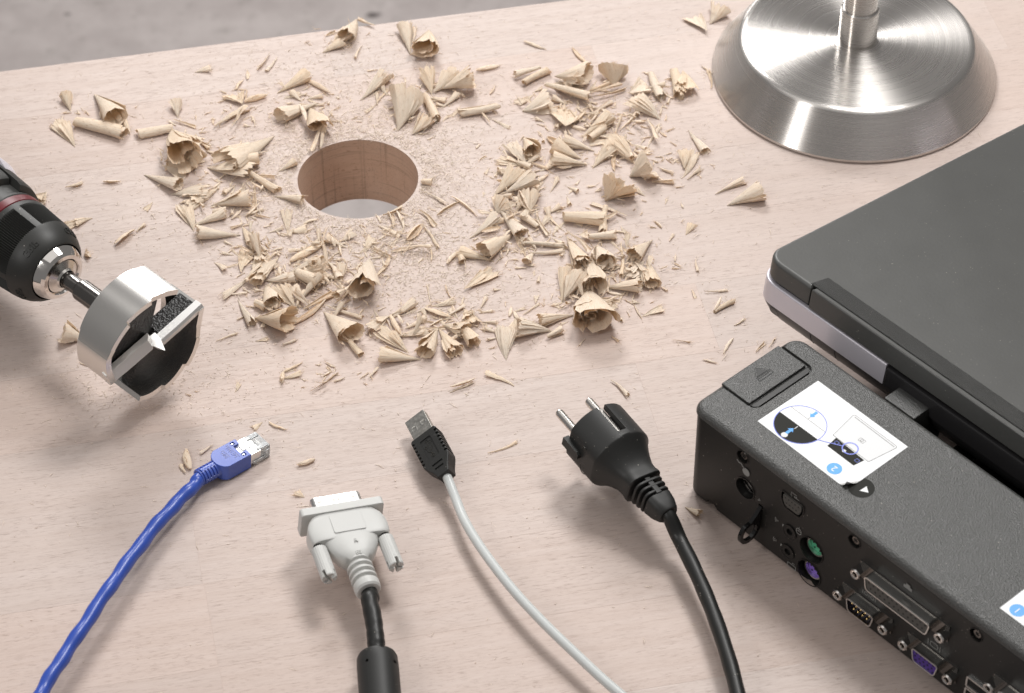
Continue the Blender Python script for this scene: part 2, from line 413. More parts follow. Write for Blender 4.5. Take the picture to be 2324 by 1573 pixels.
def thing(name, label, cat, mx=None, group=None):
    o = bpy.data.objects.new(name, None); col.objects.link(o); o.empty_display_size = .01
    if mx is not None:
        mx = mx.copy(); mx.translation = mx.translation*S; o.matrix_world = mx
    o['label'] = label; o['category'] = cat
    if group: o['group'] = group
    return o
def tag(o, label, cat, group=None):
    o['label'] = label; o['category'] = cat
    if group: o['group'] = group
def frame_mx(R_, t):
    m = Matrix(R_).to_4x4(); m.translation = Vector([float(x) for x in t]); return m
def axis_frame(d, t):
    d = Vector(d).normalized(); y = Vector((0, 0, 1)).cross(d).normalized(); z = d.cross(y)
    m = Matrix((d, y, z)).transposed().to_4x4(); m.translation = Vector([float(x) for x in t]); return m
SC = lambda s: Matrix.Diagonal((s, s, s, 1))
def spline(pts, per=8):
    """Catmull-Rom through points"""
    p = [Vector([float(c) for c in q]) for q in pts]; p = [p[0]*2-p[1]]+p+[p[-1]*2-p[-2]]; out = []
    for i in range(1, len(p)-2):
        for k in range(per):
            t = k/per
            out.append(.5*((2*p[i])+(p[i+1]-p[i-1])*t+(2*p[i-1]-5*p[i]+4*p[i+1]-p[i+2])*t*t+(3*p[i]-p[i-1]-3*p[i+1]+p[i+2])*t**3))
    out.append(p[-2]); return out

# ------------------------------------------------------------------ floor
fl = B().box(-2500, 2500, -2500, 2500, -20, 0).done('floor', M['concrete'], smooth=False)
fl.location = (0, 0, -.90); fl['kind'] = 'structure'

# ------------------------------------------------------------------ beech worktop, stave by stave
EDGE = P(0, 163); TA = math.radians(11.67)
tm = Matrix.Rotation(TA, 4, 'Z'); tm.translation = Vector([float(c) for c in EDGE])
top = thing('worktop', 'pale whitewashed beech worktop with a round hole bored through it', 'worktop', tm)
HOLE_R = 30.3
hole_w = P(812, 405.5); hl = tm.inverted() @ Vector([float(c) for c in hole_w])
rs = random.Random(11)
rows = [(-40.6, 0)] + [(-40.6-47.8*(i+1), -40.6-47.8*i) for i in range(10)]
joints = {5: [316], 7: [59.2], 8: [59.6], 9: [60, 350]}
for i, (y0, y1) in enumerate(rows):
    js = joints.get(i)
    if js is None:
        js = [rs.uniform(40, 330)]
        if rs.random() < .5: js.append(js[0]+rs.uniform(170, 260))
    xs = [-90]+[j for j in js if j < 560]+[620]
    for x0, x1 in zip(xs, xs[1:]):
        cx, cy = (x0+x1)/2, (y0+y1)/2
        o = B().box(x0-cx, x1-cx, y0-cy, y1-cy, -40, 0, bev=.06, seg=1).done('stave', M['beech'], top, smooth=False)
        o.location = (cx*S, cy*S, 0)
        if x0-HOLE_R < hl.x < x1+HOLE_R and y0-HOLE_R < hl.y < y1+HOLE_R:
            c = B(); c.lathe([(-60, 0), (-60, HOLE_R), (20, HOLE_R), (20, 0)], 160, mx=Matrix.Translation((hl.x-cx, hl.y-cy, 0)) @ Matrix.Rotation(-PI/2, 4, 'Y'))
            cut(o, c, M['bore'], 30)
            for pl in o.data.polygons: pl.use_smooth = pl.material_index == 1

# ------------------------------------------------------------------ brushed steel stand
ZUP = Matrix.Rotation(-PI/2, 4, 'Y')          # lathe axis x -> z
lp = thing('steel_stand', 'round brushed steel lamp foot with an upright pole, behind the laptop', 'lamp stand', Matrix.Translation((178.8, 206.5, 0)))
B().lathe([(0.3, 0), (.3, 73.2), (.9, 74), (2.2, 74), (3, 73.4), (21.2, 61.2), (22.3, 60.2), (22.9, 58.8), (23, 57), (23, 30), (23, 9)], 160, mx=ZUP).done('foot', M['brushed'], lp, 30)
B().lathe([(22.9, 0), (22.9, 9.6), (23.4, 9.9), (41.2, 9.9), (42.4, 9.7), (43, 9.1), (43, 8.6)], 96, mx=ZUP).done('collar', M['brushed'], lp, 30)
B().lathe([(40, 8.7), (330, 8.7), (330, 0)], 96, mx=ZUP).done('pole', M['brushed'], lp, 30)

# ------------------------------------------------------------------ forstner bit, held by the drill
BITH = 40
dr_ax = Vector((.7283, -.6851, -.0131))
bmx = axis_frame(dr_ax, P(360, 785, BITH))
bit = thing('forstner_bit', 'shiny toothed hole cutter bit clamped in the drill chuck', 'drill bit', bmx)
RB = 29.0
BA = math.radians(11)                          # turn of the blades about the axis
RX = Matrix.Rotation(BA, 4, 'X')
def sector(b, r0, r1, t0, t1, f0, f1, n=20):
    """solid ring sector about x; f0/f1 give back and front x for angle t and radius r"""
    rings = []
    for i in range(n+1):
        t = math.radians(t0+(t1-t0)*i/n); c, s = math.cos(t), math.sin(t); u = i/n
        rings.append([(f0(u, r0), r0*c, r0*s), (f1(u, r0), r0*c, r0*s), (f1(u, r1), r1*c, r1*s), (f0(u, r1), r1*c, r1*s)])
    b.loft(rings)
LC = -22.5
for k in (0, 180):
    # tall rim wall, stepped down towards the spur
    b = B()
    sector(b, RB-2.6, RB, 49+k, 141+k, lambda u, r: LC, lambda u, r: -1.5*((u*2.999) % 1)**1.5, 45)
    sector(b, RB-3.0, RB-.5, 141.2+k, 152+k, lambda u, r: LC, lambda u, r: -1.6-u*1.2, 6)
    sector(b, RB-3.2, RB-.2, 152+k, 178+k, lambda u, r: LC, lambda u, r: -2.8+2.6*u*u, 10)
    b.done('rim_wall', M['ground'], bit, 40, RX)
    b = B()
    sector(b, 2.5, RB-2.5, 52+k, 176+k, lambda u, r: -15., lambda u, r: -9.5+3.0*u+(RB-r)*.08, 26)
    b.done('chip_floor', M['oxide'], bit, 40, RX)
    # web behind the lip, then the lip itself
    b = B(); b.box(-14.6, -5.2, -RB+2.0, -1.2, -.2, 5.4, mx=Matrix.Rotation(math.radians(k), 4, 'X')); b.done('blade_web', M['oxide'], bit, 30, RX)
    b = B()
    def lip(y, d): return [(-5.2, y, -.6), (-1.2-d, y, -.6), (-.4-d, y, .8), (-2.4-d, y, 5.4), (-5.2, y, 6.0)]
    b.loft([lip(-RB+.4, .4), lip(-RB*.5, 0), lip(-3.0, 0), lip(-.5, 2.2)], mx=Matrix.Rotation(math.radians(k), 4, 'X'))
    b.done('cutting_lip', M['lip'], bit, 20, RX)
b = B()
b.loft([[(-6, 3.8*math.cos(t), 3.8*math.sin(t)) for t in (.4, .4+2*PI/3, .4+4*PI/3)], [(-1.5, 3.2*math.cos(t), 3.2*math.sin(t)) for t in (.4, .4+2*PI/3, .4+4*PI/3)], [(4.2, .15*math.cos(t), .15*math.sin(t)) for t in (.4, .4+2*PI/3, .4+4*PI/3)]])
b.done('centre_point', M['lip'], bit, 20, RX)
for k in (0, 180):
    b = B(); sector(b, RB-7, RB-1.2, 49.5+k, 177+k, lambda u, r: LC-.6, lambda u, r: LC+2.6, 24); b.done('back_flange', M['ground'], bit, 30, RX)
    b = B(); sector(b, 4, RB-4, 90+k, 140+k, lambda u, r: LC-.6+(RB-r)*.0, lambda u, r: -13, 12); b.done('spoke', M['oxide'], bit, 30, RX)
B().lathe([(LC-1.2, 0), (LC-1.2, 6.4), (LC+4, 6.4), (-8, 5.2), (-8, 0)], 40).done('hub', M['oxide'], bit)
b = B(); b.lathe([(LC-1, 5.3), (-53, 5.3), (-54, 4.9), (-54, 3.95), (-59, 3.95), (-59.4, 4.15), (-63.5, 4.15), (-64, 3.95), (-75, 3.95)], 48); b.done('shank', M['shank'], bit, 30)

# ------------------------------------------------------------------ cordless drill
dmx = bmx.copy()
dr = thing('cordless_drill', 'black cordless drill with a red ring behind its ribbed chuck', 'power drill', dmx)
B().lathe([(-63.5, 4.5), (-64.5, 5.2), (-66.2, 8.6), (-67.6, 8.6), (-74, 8.6)], 72).done('jaw_cone', M['nickel'], dr, 25)
B().lathe([(-70, 4.4), (-66.8, 4.4), (-64.2, 4.9)], 48).done('jaw_throat', M['deep'], dr)
B().lathe([(-69, 8.9), (-66.4, 8.9), (-65.6, 9.5), (-65.9, 11.3), (-67.2, 12.6), (-71.5, 14.4), (-72.3, 14.5), (-78, 14.4)], 96).done('nose_ring', M['chrome'], dr, 18)
def ribmod(k, i, r):
    gap = (i % 60) >= 53                        # four smooth lands between the rib fields
    return r if (k not in ribk or gap or (i % 2)) else r-1.0
prof = [(-70.8, 14.6), (-71.2, 15.4), (-73.5, 17.2), (-76.5, 18.8), (-80, 19.9), (-82.4, 20.3), (-83, 20.4), (-98, 21.5), (-98.8, 21.6), (-101.4, 21.7), (-102, 21.2), (-102, 18)]
ribk = {6, 7}
B().lathe(prof, 240, mod=ribmod).done('grip_sleeve', M['rubber'], dr, 28)
B().lathe([(-101.9, 21.2), (-102.3, 21.7), (-106.4, 21.9), (-106.8, 21.4), (-106.8, 18)], 96).done('red_collar', M['red'], dr, 25)
B().lathe([(-106.8, 21.2), (-107.6, 21.7), (-109, 21.7), (-109.4, 21.1), (-113, 21.4), (-150, 22.5), (-240, 23), (-240, 0)], 96).done('gearbox', M['rubber'], dr, 25)
for j, (a0, a1, xf, m) in enumerate(((2, 52, -110.5, 'rubber'), (55, 82, -117, 'rubber'), (85, 116, -114, 'rubber'), (119, 166, -120, 'rubber'), (170, 218, -115, 'rubber'), (222, 346, -118, 'rubber'))):
    b = B()
    n = max(5, int((a1-a0)/5)); rings = []
    for x, ro in ((xf+.0, 22.0), (xf-1.2, 24.3), (xf-4, 25.1), (xf-30, 26.8), (xf-70, 29), (-240, 30)):
        ring = [(x-(1.5 if 0 < i < n else 0)*0, ro*math.cos(math.radians(a0+(a1-a0)*i/n)), ro*math.sin(math.radians(a0+(a1-a0)*i/n))) for i in range(n+1)]
        ring += [(x, 21.0*math.cos(math.radians(a0+(a1-a0)*i/n)), 21.0*math.sin(math.radians(a0+(a1-a0)*i/n))) for i in range(n, -1, -1)]
        rings.append(ring)
    b.loft(rings); b.done('housing_shell', M[m], dr, 32)
# raised silver plate added for the white reflection strip on the upper flank
b = B(); rings = []
for x, ro in ((-126, 26.0), (-132, 28.0), (-175, 29.8), (-238, 31)):
    rings.append([(x, ro*math.cos(math.radians(a)), ro*math.sin(math.radians(a))) for a in range(14, 47, 4)]+[(x, (ro-3)*math.cos(math.radians(a)), (ro-3)*math.sin(math.radians(a))) for a in range(46, 13, -4)])
b.loft(rings); b.done('silver_highlight', M['silver'], dr, 30)
# embossed GRIP on the sleeve nose, wrapped round the cone
def wrap(a_mid, x_mid, r_mid, slope):
    def f(u, v, z):
        x = x_mid+v; r = r_mid-(v)*slope+z+.12; a = a_mid-u/r_mid
        return (x, r*math.cos(a), r*math.sin(a))
    return f
for am in (math.radians(118), math.radians(38), math.radians(200)):
    B().text('GRIP', 4.6, .5, warp=wrap(am, -76.6, 18.8, .42)).done('grip_lettering', M['rubber'], dr, 30)

# ------------------------------------------------------------------ ethernet cable
s = .936
rmx = frame_mx([[0.7439, -0.6645, 0.0707], [0.6649, 0.7466, 0.0213], [-0.067, 0.0312, 0.9973]], (-131.57, -82.99, 1.0))
eth = thing('ethernet_cable', 'blue network cable with a clear ended plug, lowest left of the cables', 'network cable', rmx)
K = SC(s)
def oval(x, hy, z0, z1, n=24, p=4.):
    out = []
    for i in range(n):
        t = 2*PI*i/n; c, q = math.cos(t), math.sin(t)
        out.append((x, hy*math.copysign(abs(c)**(2/p), c), (z0+z1)/2+(z1-z0)/2*math.copysign(abs(q)**(2/p), q)))
    return out
b = B()
b.prism(rpoly([(14, -6.5), (14, 6.5), (.3, 6.5), (-2.2, 4.6), (-3.4, 1.8), (-3.4, -1.8), (-2.2, -4.6), (.3, -6.5)], [0.3, .3, .8, 1.2, 1.2, 1.2, 1.2, .8], 3), 0.2, 9.4, bt=.22, bb=.2, seg=2)
boot = b.done('boot', M['blue'], eth, 30, K)
c = B().box(10.2, 16, -2.6, 3.1, 6.6, 12)
for y0 in (-5.2, 3.7): c.box(10.0, 12.2, y0, y0+1.9, 6.2, 12)
c.bm.transform(K); cut(boot, c)
b = B()
for y0 in (-5.0, 3.9): b.box(10.6, 11.6, y0+.7, y0+1.3, 6.5, 9.0)
b.done('boot_clip', M['tin'], boot, mx=K)
txm = lambda x, y, z: Matrix.Translation((x, y, z)) @ Matrix.Rotation(-PI/2, 4, 'Z')
b = B(); b.text('TM11P1', 2.5, .12, mx=txm(7.0, .2, 9.42)); b.text('HRS', 2.4, .12, mx=txm(3.2, .6, 9.42))
b.box(8.4, 8.65, -4.4, 5.0, 9.38, 9.46); b.box(7.3, 8.6, 4.8, 5.05, 9.38, 9.46); b.box(4.6, 4.85, -2.0, 3.6, 9.38, 9.46); b.box(3.4, 4.8, 3.4, 3.65, 9.38, 9.46)
b.done('boot_lettering', mat('moulded_blue_lettering', (.16, .17, .34), .4), boot, mx=K)
b = B(); prof = []
x = -3.2
while x > -11.5: prof += [(x, 4.35), (x-.95, 4.3), (x-1.0, 3.55), (x-1.7, 3.5), (x-1.75, 4.3)]; x -= 1.8
prof += [(-12, 4.3), (-12.7, 4.1), (-12.8, 3.3)]
b.lathe([(-2, 4.4)]+prof, 40, mx=Matrix.Translation((0, 0, 4.6))); b.box(-11, -2.5, -1.0, 1.0, 7.6, 8.85, bev=.2); b.box(-11, -2.5, -4.3, -3.2, 3.8, 5.4, bev=.2)
b.done('strain_relief', M['blue'], eth, 30, K)
b = B(); b.box(11, 20.4, -5.8, 5.8, 1.2, 8.0, bev=.3); b.done('metal_shield', M['tin'], eth, 30, K)
b = B(); b.box(13.0, 18.6, -1.2, 2.2, 7.9, 8.5, bev=.1); b.box(15.5, 20.5, 3.2, 4.4, 7.9, 8.4, bev=.1); b.box(16, 20.8, -4.6, -3.2, 7.9, 8.4, bev=.1)
b.done('shield_tab', M['tin'], eth, 30, K)
b = B(); b.box(20.2, 26.2, -5.6, 5.6, 1.4, 7.7, bev=.35); b.box(18.8, 25.4, -5.4, -3.0, 7.75, 8.6, bev=.2); b.box(18.8, 25.4, 2.6, 5.2, 7.75, 8.6, bev=.2); b.done('clear_tip', M['clear'], eth, 30, K)
b = B(); b.box(15.5, 25.2, -6.6, -5.95, 1.2, 3.0, bev=.2); b.box(22.5, 25.3, -6.6, -5.9, 1.2, 6.4, bev=.2); b.done('latch', M['clear'], eth, 30, K)
b = B()
for i in range(8): b.box(22.6, 25.6, -4.0+i*1.05, -3.6+i*1.05, 1.9, 4.2)
b.done('contact', M['tin'], eth, 30, K)
inv = rmx.inverted()
path = [inv @ Vector([float(q) for q in p]) for p in (P(440, 1102, 6.5), P(400, 1142, 7), P(350, 1197, 8), P(300, 1262, 9), P(250, 1331, 10), P(200, 1406, 10), P(152, 1478, 10), P(112, 1540, 10), P(80, 1600, 10), P(55, 1660, 9))]
pts = spline([(-2*s, 0, 4.6*s), (-11*s, 0, 4.7*s)]+path, 12)
rr = []; pp = []
for i, p in enumerate(pts):
    ph = i*.42; wob = .0 if i < 14 else .2
    rr.append(3.1+.16*math.sin(ph*1.7)*(i > 14)); pp.append((p[0], p[1]+wob*math.sin(ph), p[2]+wob*math.cos(ph)))
B().tube(pp, rr, 20).done('lead', M['bluecable'], eth, 60)

# ------------------------------------------------------------------ DVI monitor cable
s = .935; K = SC(s)
vmx = frame_mx([[-0.3173, -0.9408, 0.1189], [0.9473, -0.3204, -0.0067], [0.0444, 0.1105, 0.9929]], (-75.33, -123.08, 18.0))
dv = thing('monitor_cable', 'off white monitor plug with two thumbscrews on a thick black lead', 'monitor cable', vmx)
b = B(); b.prism([(z, y) for z, y in rrect(-7.5, 7.5, -20, 20, 1.6, 4)], -4.6, 0, bt=.5, bb=.5, seg=2, mx=Matrix(((0, 0, 1, 0), (0, 1, 0, 0), (-1, 0, 0, 0), (0, 0, 0, 1))))
b.done('flange', M['offwhite'], dv, 30, K)
b = B(); rings = []
for x, hy, hz, p_ in ((-3.5, 13.5, 6.5, 6), (-5, 15.6, 6.6, 6), (-7.5, 17.6, 6.6, 6), (-10.5, 18.8, 6.5, 6), (-14, 19.2, 6.4, 6), (-18.2, 18.9, 6.2, 5.5), (-19.4, 18.4, 5.8, 5)):
    rings.append(oval(x, hy, -hz, hz, 56, p_))
b.loft(rings); hood = b.done('hood', M['offwhite'], dv, 40, K)
c = B()
for sy in (-1, 1): c.lathe([(-30, 2.3), (-16.5, 2.3), (-16.5, 0)], 28, mx=Matrix.Translation((0, sy*16.0, 1.6)))
c.bm.transform(K); cut(hood, c, angle=40)
b = B(); rings = []
for x, hy, hz, zc in ((-12, 13.4, 6.3, 0), (-17, 13.2, 6.4, 0), (-20.5, 12.8, 6.4, 0), (-24, 11.6, 6.3, -.1), (-27.5, 9.6, 6.1, -.3), (-30, 7.6, 5.8, -.5), (-32, 5.6, 5.2, -.8)):
    rings.append(oval(x, hy, zc-hz, zc+hz, 48, 3.0))
b.loft(rings); b.done('dome', M['offwhite'], dv, 50, K)
prof = [(-27.5, 3), (-27.8, 5.2), (-28.4, 5.8), (-31.6, 6.05)]
x = -31.8
for i in range(4): prof += [(x, 6.05), (x-.25, 4.7), (x-1.9, 4.7), (x-2.15, 6.15)]; x -= 3.4; prof.append((x+.2, 6.2))
prof += [(x-.6, 6.2), (x-2.2, 6.1), (x-3.2, 5.4), (x-3.4, 4.2), (x-3.4, 2)]
XE = x-3.4
b = B(); b.lathe(prof, 48, mx=Matrix.Translation((0, 0, -1.0)) @ Matrix.Diagonal((1, 1, 1.06, 1))); b.done('strain_relief', M['offwhite'], dv, 30, K)
b = B(); b.prism(rrect(-17.2, -6.2, -7.6, 7.6, .8), 6.2, 6.8, bt=.1, seg=1); lab = b.done('label_panel', M['offwhite'], dv, 30, K)
dtx = lambda x, y, z, tilt=0: Matrix.Translation((x, y, z)) @ Matrix.Rotation(-PI/2, 4, 'Z') @ Matrix.Rotation(-tilt, 4, 'X')
B().text('R', 3.0, .9, mx=dtx(-23.4, -.6, 6.35, .05)).done('moulded_letter', M['offwhite'], dv, mx=K)
B().text('E5', 3.0, .9, mx=dtx(-29.9, -.2, 5.35, 0)).done('moulded_letter', M['offwhite'], dv, mx=K)
b = B(); b.prism(rrect(-4, 4, -12, 12.3, 2.2, 5), -1, 8.5, bt=.5, mx=Matrix(((0, 0, 1, 0), (0, 1, 0, 0), (-1, 0, 0, 0), (0, 0, 0, 1)))); b.done('metal_shell', M['tin'], dv, 30, K)
b = B()
for y in (-8, -1, 1.5, 8.5): b.box(4.2, 5.6, y-.9, y+.9, 3.6, 4.12, bev=.1)
b.done('shell_dimple', M['nickel'], dv, mx=K)
for sy in (-1, 1):
    T = Matrix.Translation((0, sy*16.0, 1.6-.3))
    def flute(k, i, r): return r-(.28 if i % 3 == 0 else 0) if 1 <= k <= 2 else r
    b = B(); b.lathe([(-20.6, 0), (-20.8, 3.0), (-21.2, 3.75), (-38.5, 3.75), (-39, 3.5), (-39, 0)], 66, mx=T, mod=flute)
    ts = b.done('thumbscrew', M['offwhite'], dv, 22, K)
    for q in (0, PI/2):
        c = B(); c.box(-45, -35.6, -8, 8, -.75, .75, mx=T @ Matrix.Rotation(.5+sy*.4+q, 4, 'X')); c.bm.transform(K); cut(ts, c, angle=22)
    b = B(); b.lathe([(-15, 1.5), (-22, 1.5)], 20, mx=T); b.done('screw_rod', M['shank'], dv, mx=K)
inv = vmx.inverted()
e = Vector((XE*s, 0, -1.0*s))
path = [inv @ Vector([float(q) for q in p]) for p in (P(838, 1360, 16), P(847, 1405, 15.5), P(852, 1445, 14.5), P(855, 1482, 13), P(862, 1560, 10), P(868, 1650, 10))]
pts = spline([e+Vector((6, 0, 0)), e+Vector((-3, 0, 0))]+path, 10)
rr = [3.75+.16*math.sin(i*.75)*math.sin(i*.31) for i in range(len(pts))]
B().tube(pts, rr, 20).done('lead', M['blackcable'], dv, 60)
f0, f1 = Vector([float(q) for q in P(855, 1487, 12.5)]), Vector([float(q) for q in P(868, 1650, 9.5)])
fm = axis_frame(f1-f0, f0)
b = B(); b.lathe([(1.5, 3.6), (.4, 4.4), (0, 6.6), (.6, 8.0), (2, 8.6), (6, 8.8), (40, 8.8), (41, 8)], 56)
fr = b.done('ferrite_sleeve', M['soft_black'], dv, 30, inv @ fm)
c = B()
for a in (.6, 2.1): c.lathe([(6.5, 0), (6.5, .7), (12, .7), (12, 0)], 12, mx=inv @ fm @ Matrix.Translation((7.5, 8.6*math.cos(a), 8.6*math.sin(a))) @ Matrix.Rotation(-PI/2, 4, 'Y') @ Matrix.Translation((-9, 0, 0)))
c.box(-2, 1.6, -1.2, .6, 5, 10, mx=inv @ fm @ Matrix.Rotation(-.35, 4, 'X')); cut(fr, c)

# ------------------------------------------------------------------ USB cable
s = .873; K = SC(s)
umx = frame_mx([[-0.3661, -0.7905, -0.491], [0.9305, -0.3187, -0.1808], [-0.0136, -0.523, 0.8522]], (-38.93, -68.73, 9.6))
ub = thing('usb_cable', 'black usb plug with ribbed sides on a pale grey lead', 'usb cable', umx)
b = B(); b.box(-4, 15, -6, 6, -2.25, 2.25, bev=.25)
sh = b.done('metal_shell', M['dustytin'], ub, 30, K)
c = B().box(1.5, 18, -5.6, 5.6, -1.9, 1.9)
for y in (-3.0, 3.0): c.prism(rrect(6.2, 9.0, y-1.2, y+1.2, .4, 3), 1, 4)
c.bm.transform(K); cut(sh, c)
b = B(); b.box(0, 14.6, -5.5, 5.5, -1.8, .1); b.done('contact_tongue', M['paper'], ub, mx=K)
b = B()
for y in (-3.0, 3.0): b.line([(q[0], q[1]) for q in rrect(6.0, 9.2, y-1.4, y+1.4, .5, 3)], .28, 2.22, .16, closed=True)
b.done('window_rim', M['tin'], ub, mx=K)
b = B()
for y in (-4, -1.3, 1.3, 4): b.box(3, 13, y-.5, y+.5, .05, .3)
b.done('contact', M['gold'], ub, mx=K)
b = B()
b.prism(rpoly([(0, -7.2), (0, 7.2), (-1.2, 8), (-21, 8), (-27.5, 4.6), (-31, 3.6), (-31, -3.6), (-27.5, -4.6), (-21, -8), (-1.2, -8)], [.5, .5, .6, 1.6, 1, .4, .4, 1, 1.6, .6], 3), -4, 4, bt=.7, bb=.7, seg=3)
bd = b.done('plug_body', M['soft_black'], ub, 32, K)
c = B()
for sy in (-1, 1):
    for i in range(7):
        x = -2.6-i*2.55; c.box(x-1.35, x, sy*8.2-1.9, sy*8.2+1.9, -2.6, 5, bev=.15, seg=1)
c.prism(rrect(-18.5, -4.2, -3.4, 3.4, 1.0, 4), 3.45, 5)
for x in (-22.2, -25.2): c.box(x-1.3, x, -3.2 if x > -24 else -2.6, 3.2 if x > -24 else 2.6, 3.3, 5)
c.bm.transform(K); cut(bd, c, angle=32)
b = B(); Z = 3.5
b.line([(-17, 0), (-6.0, 0)], .35, Z, .16); b.line(circ(-16.4, 0, .95, 14), .3, Z, .16, closed=True)
b.line([(-14.6, 0), (-12.4, 1.7), (-10.4, 1.7)], .3, Z, .16); b.line(circ(-9.6, 1.7, .75, 12), .3, Z, .16, closed=True)
b.line([(-13.2, 0), (-11.0, -1.7), (-8.0, -1.7)], .3, Z, .16); b.line([(-8, -2.4), (-8, -1), (-6.6, -1), (-6.6, -2.4)], .3, Z, .16, closed=True)
b.line([(-6.4, -1), (-4.8, 0), (-6.4, 1)], .3, Z, .16, closed=True)
b.done('usb_emblem', M['emblem'], bd, mx=K)
inv = umx.inverted()
path = [inv @ Vector([float(q) for q in p]) for p in (P(1034, 1132, 8), P(1056, 1185, 8.5), P(1096, 1250, 9), P(1160, 1334, 9.5), P(1230, 1410, 9.5), P(1300, 1478, 9), P(1372, 1545, 9), P(1440, 1602, 8.5), P(1500, 1650, 8))]
pts = spline([(-26*s, 0, -.2), (-31*s, 0, -.2)]+path, 10)
B().tube(pts, 2.15, 20).done('lead', M['whitecable'], ub, 60)

# ------------------------------------------------------------------ mains plug
s = .868; K = SC(s)
pmx = frame_mx([[-0.559, -0.8138, 0.1592], [0.8237, -0.567, -0.0066], [0.0956, 0.1274, 0.9872]], (36.6, -79.5, 25.1))
pg = thing('mains_cable', 'black two pin mains plug on a black power lead', 'power cable', pmx)
def psec(x, r, flat, n=72):
    out = []
    for i in range(n):
        t = 2*PI*i/n; out.append((x, max(-flat, min(flat, r*math.cos(t))), r*math.sin(t)))
    return out
def neck(x, hy, hz, p, zc=0, n=72):
    out = []
    for i in range(n):
        t = 2*PI*i/n; c, q = math.cos(t), math.sin(t)
        out.append((x, hy*math.copysign(abs(c)**(2/p), c), zc+hz*math.copysign(abs(q)**(2/p), q)))
    return out
b = B()
b.loft([psec(-6, 14.5, 13), psec(-.3, 14.6, 13), psec(0, 15, 13.4), psec(0, 17.9, 16.2), psec(-.6, 18.5, 16.6), psec(-22, 18.5, 17.4), psec(-23, 18.0, 17.2),
        neck(-24.5, 16.2, 16.2, 2.2), neck(-28, 14.2, 12.6, 2.4), neck(-32, 12.2, 9.8, 2.8), neck(-36, 10.6, 8.4, 3.2), neck(-39.5, 10.0, 8.2, 3.6), neck(-42, 10.2, 8.8, 3.8), neck(-43.2, 9.9, 8.9, 4), neck(-43.8, 9.2, 8.3, 4), neck(-43.8, 3, 3, 2)])
body = b.done('plug_body', M['soft_black'], pg, 38, K)
c = B(); c.box(-19, 4, -2.6, 2.6, 14.2, 30); c.box(-19, 4, -2.6, 2.6, -30, -14.2); c.bm.transform(K); cut(body, c, angle=38)
b = B(); b.box(-18.5, .4, -2.2, 2.2, 14.0, 14.6, bev=.1); b.box(-.2, .5, -2.2, 2.2, 11, 14.6); b.done('earth_clip', M['nickel'], pg, mx=K)
for sy in (1, -1):
    b = B(); b.lathe([(-2, 2.0), (1.5, 2.35), (17.6, 2.35), (18.6, 2.0), (19, 1.2), (19, 0)], 32, mx=Matrix.Translation((0, sy*9.5, 0))); b.done('pin', M['nickel'], pg, 30, K)
    b = B(); b.loft([[(x, y*sy, z) for x, z in ((1.2, 2.4), (1.2, -2.6), (-10.5, -2.6), (-12, -1.4), (-12, 1.4), (-10.5, 2.4))] for y in (16, 19.4)]); b.done('guide_lug', M['soft_black'], pg, 30, K)
b = B()
lr = Matrix.Translation((-14.5, 16.95, 0)) @ Matrix.Rotation(PI, 4, 'Z') @ Matrix.Rotation(PI/2, 4, 'X')
b.line(circ(1.5, -5.5, 3.1, 20), .3, -.1, .35, closed=True, mx=lr); b.text('VDE', 1.7, .35, mx=lr @ Matrix.Translation((1.5, -5.5, .1)))
b.line(circ(-1.5, 6.2, 1.3, 14), .25, -.1, .35, closed=True, mx=lr); b.line(circ(1.8, 3.6, 1.0, 14), .25, -.1, .35, closed=True, mx=lr)
b.done('moulded_mark', M['emblem'], body, mx=K)
b = B()
for i, (hy, hz) in enumerate(((8.6, 7.9), (8.2, 7.5), (7.8, 7.1))):
    x = -46.2-i*3.3; b.loft([neck(x+.75, hy-.3, hz-.3, 4, n=48), neck(x+.4, hy, hz, 4, n=48), neck(x-.5, hy, hz, 4, n=48), neck(x-.85, hy-.3, hz-.3, 4, n=48)])
b.loft([neck(-43.5, 5.2, 4.8, 3, n=48), neck(-56, 5.0, 4.6, 3, n=48)]); b.box(-55, -43.5, -1.5, 1.5, 4.5, 7.4, bev=.3); b.box(-55, -43.5, -1.5, 1.5, -7.4, -4.5, bev=.3)
b.loft([neck(-54.6, 6.8, 6.2, 4, n=48), neck(-55, 7.4, 6.8, 4, n=48), neck(-60, 7.0, 6.4, 3.2, n=48), neck(-64, 5.9, 5.6, 2.4, n=48), neck(-65, 5.2, 5.0, 2.2, n=48), neck(-65, 2, 2, 2, n=48)])
b.done('strain_relief', M['soft_black'], pg, 34, K)
inv = pmx.inverted()
path = [inv @ Vector([float(q) for q in p]) for p in (P(1541, 1222, 13), P(1571, 1282, 12), P(1598, 1342, 11.5), P(1622, 1402, 11), P(1645, 1470, 11), P(1664, 1535, 10.5), P(1679, 1600, 10), P(1690, 1660, 9))]
pts = spline([(-58*s, 0, 0), (-65*s, 0, 0)]+path, 10)
B().tube(pts, [3.35+.08*math.sin(i*.5) for i in range(len(pts))], 22).done('lead', M['blackcable'], pg, 60)

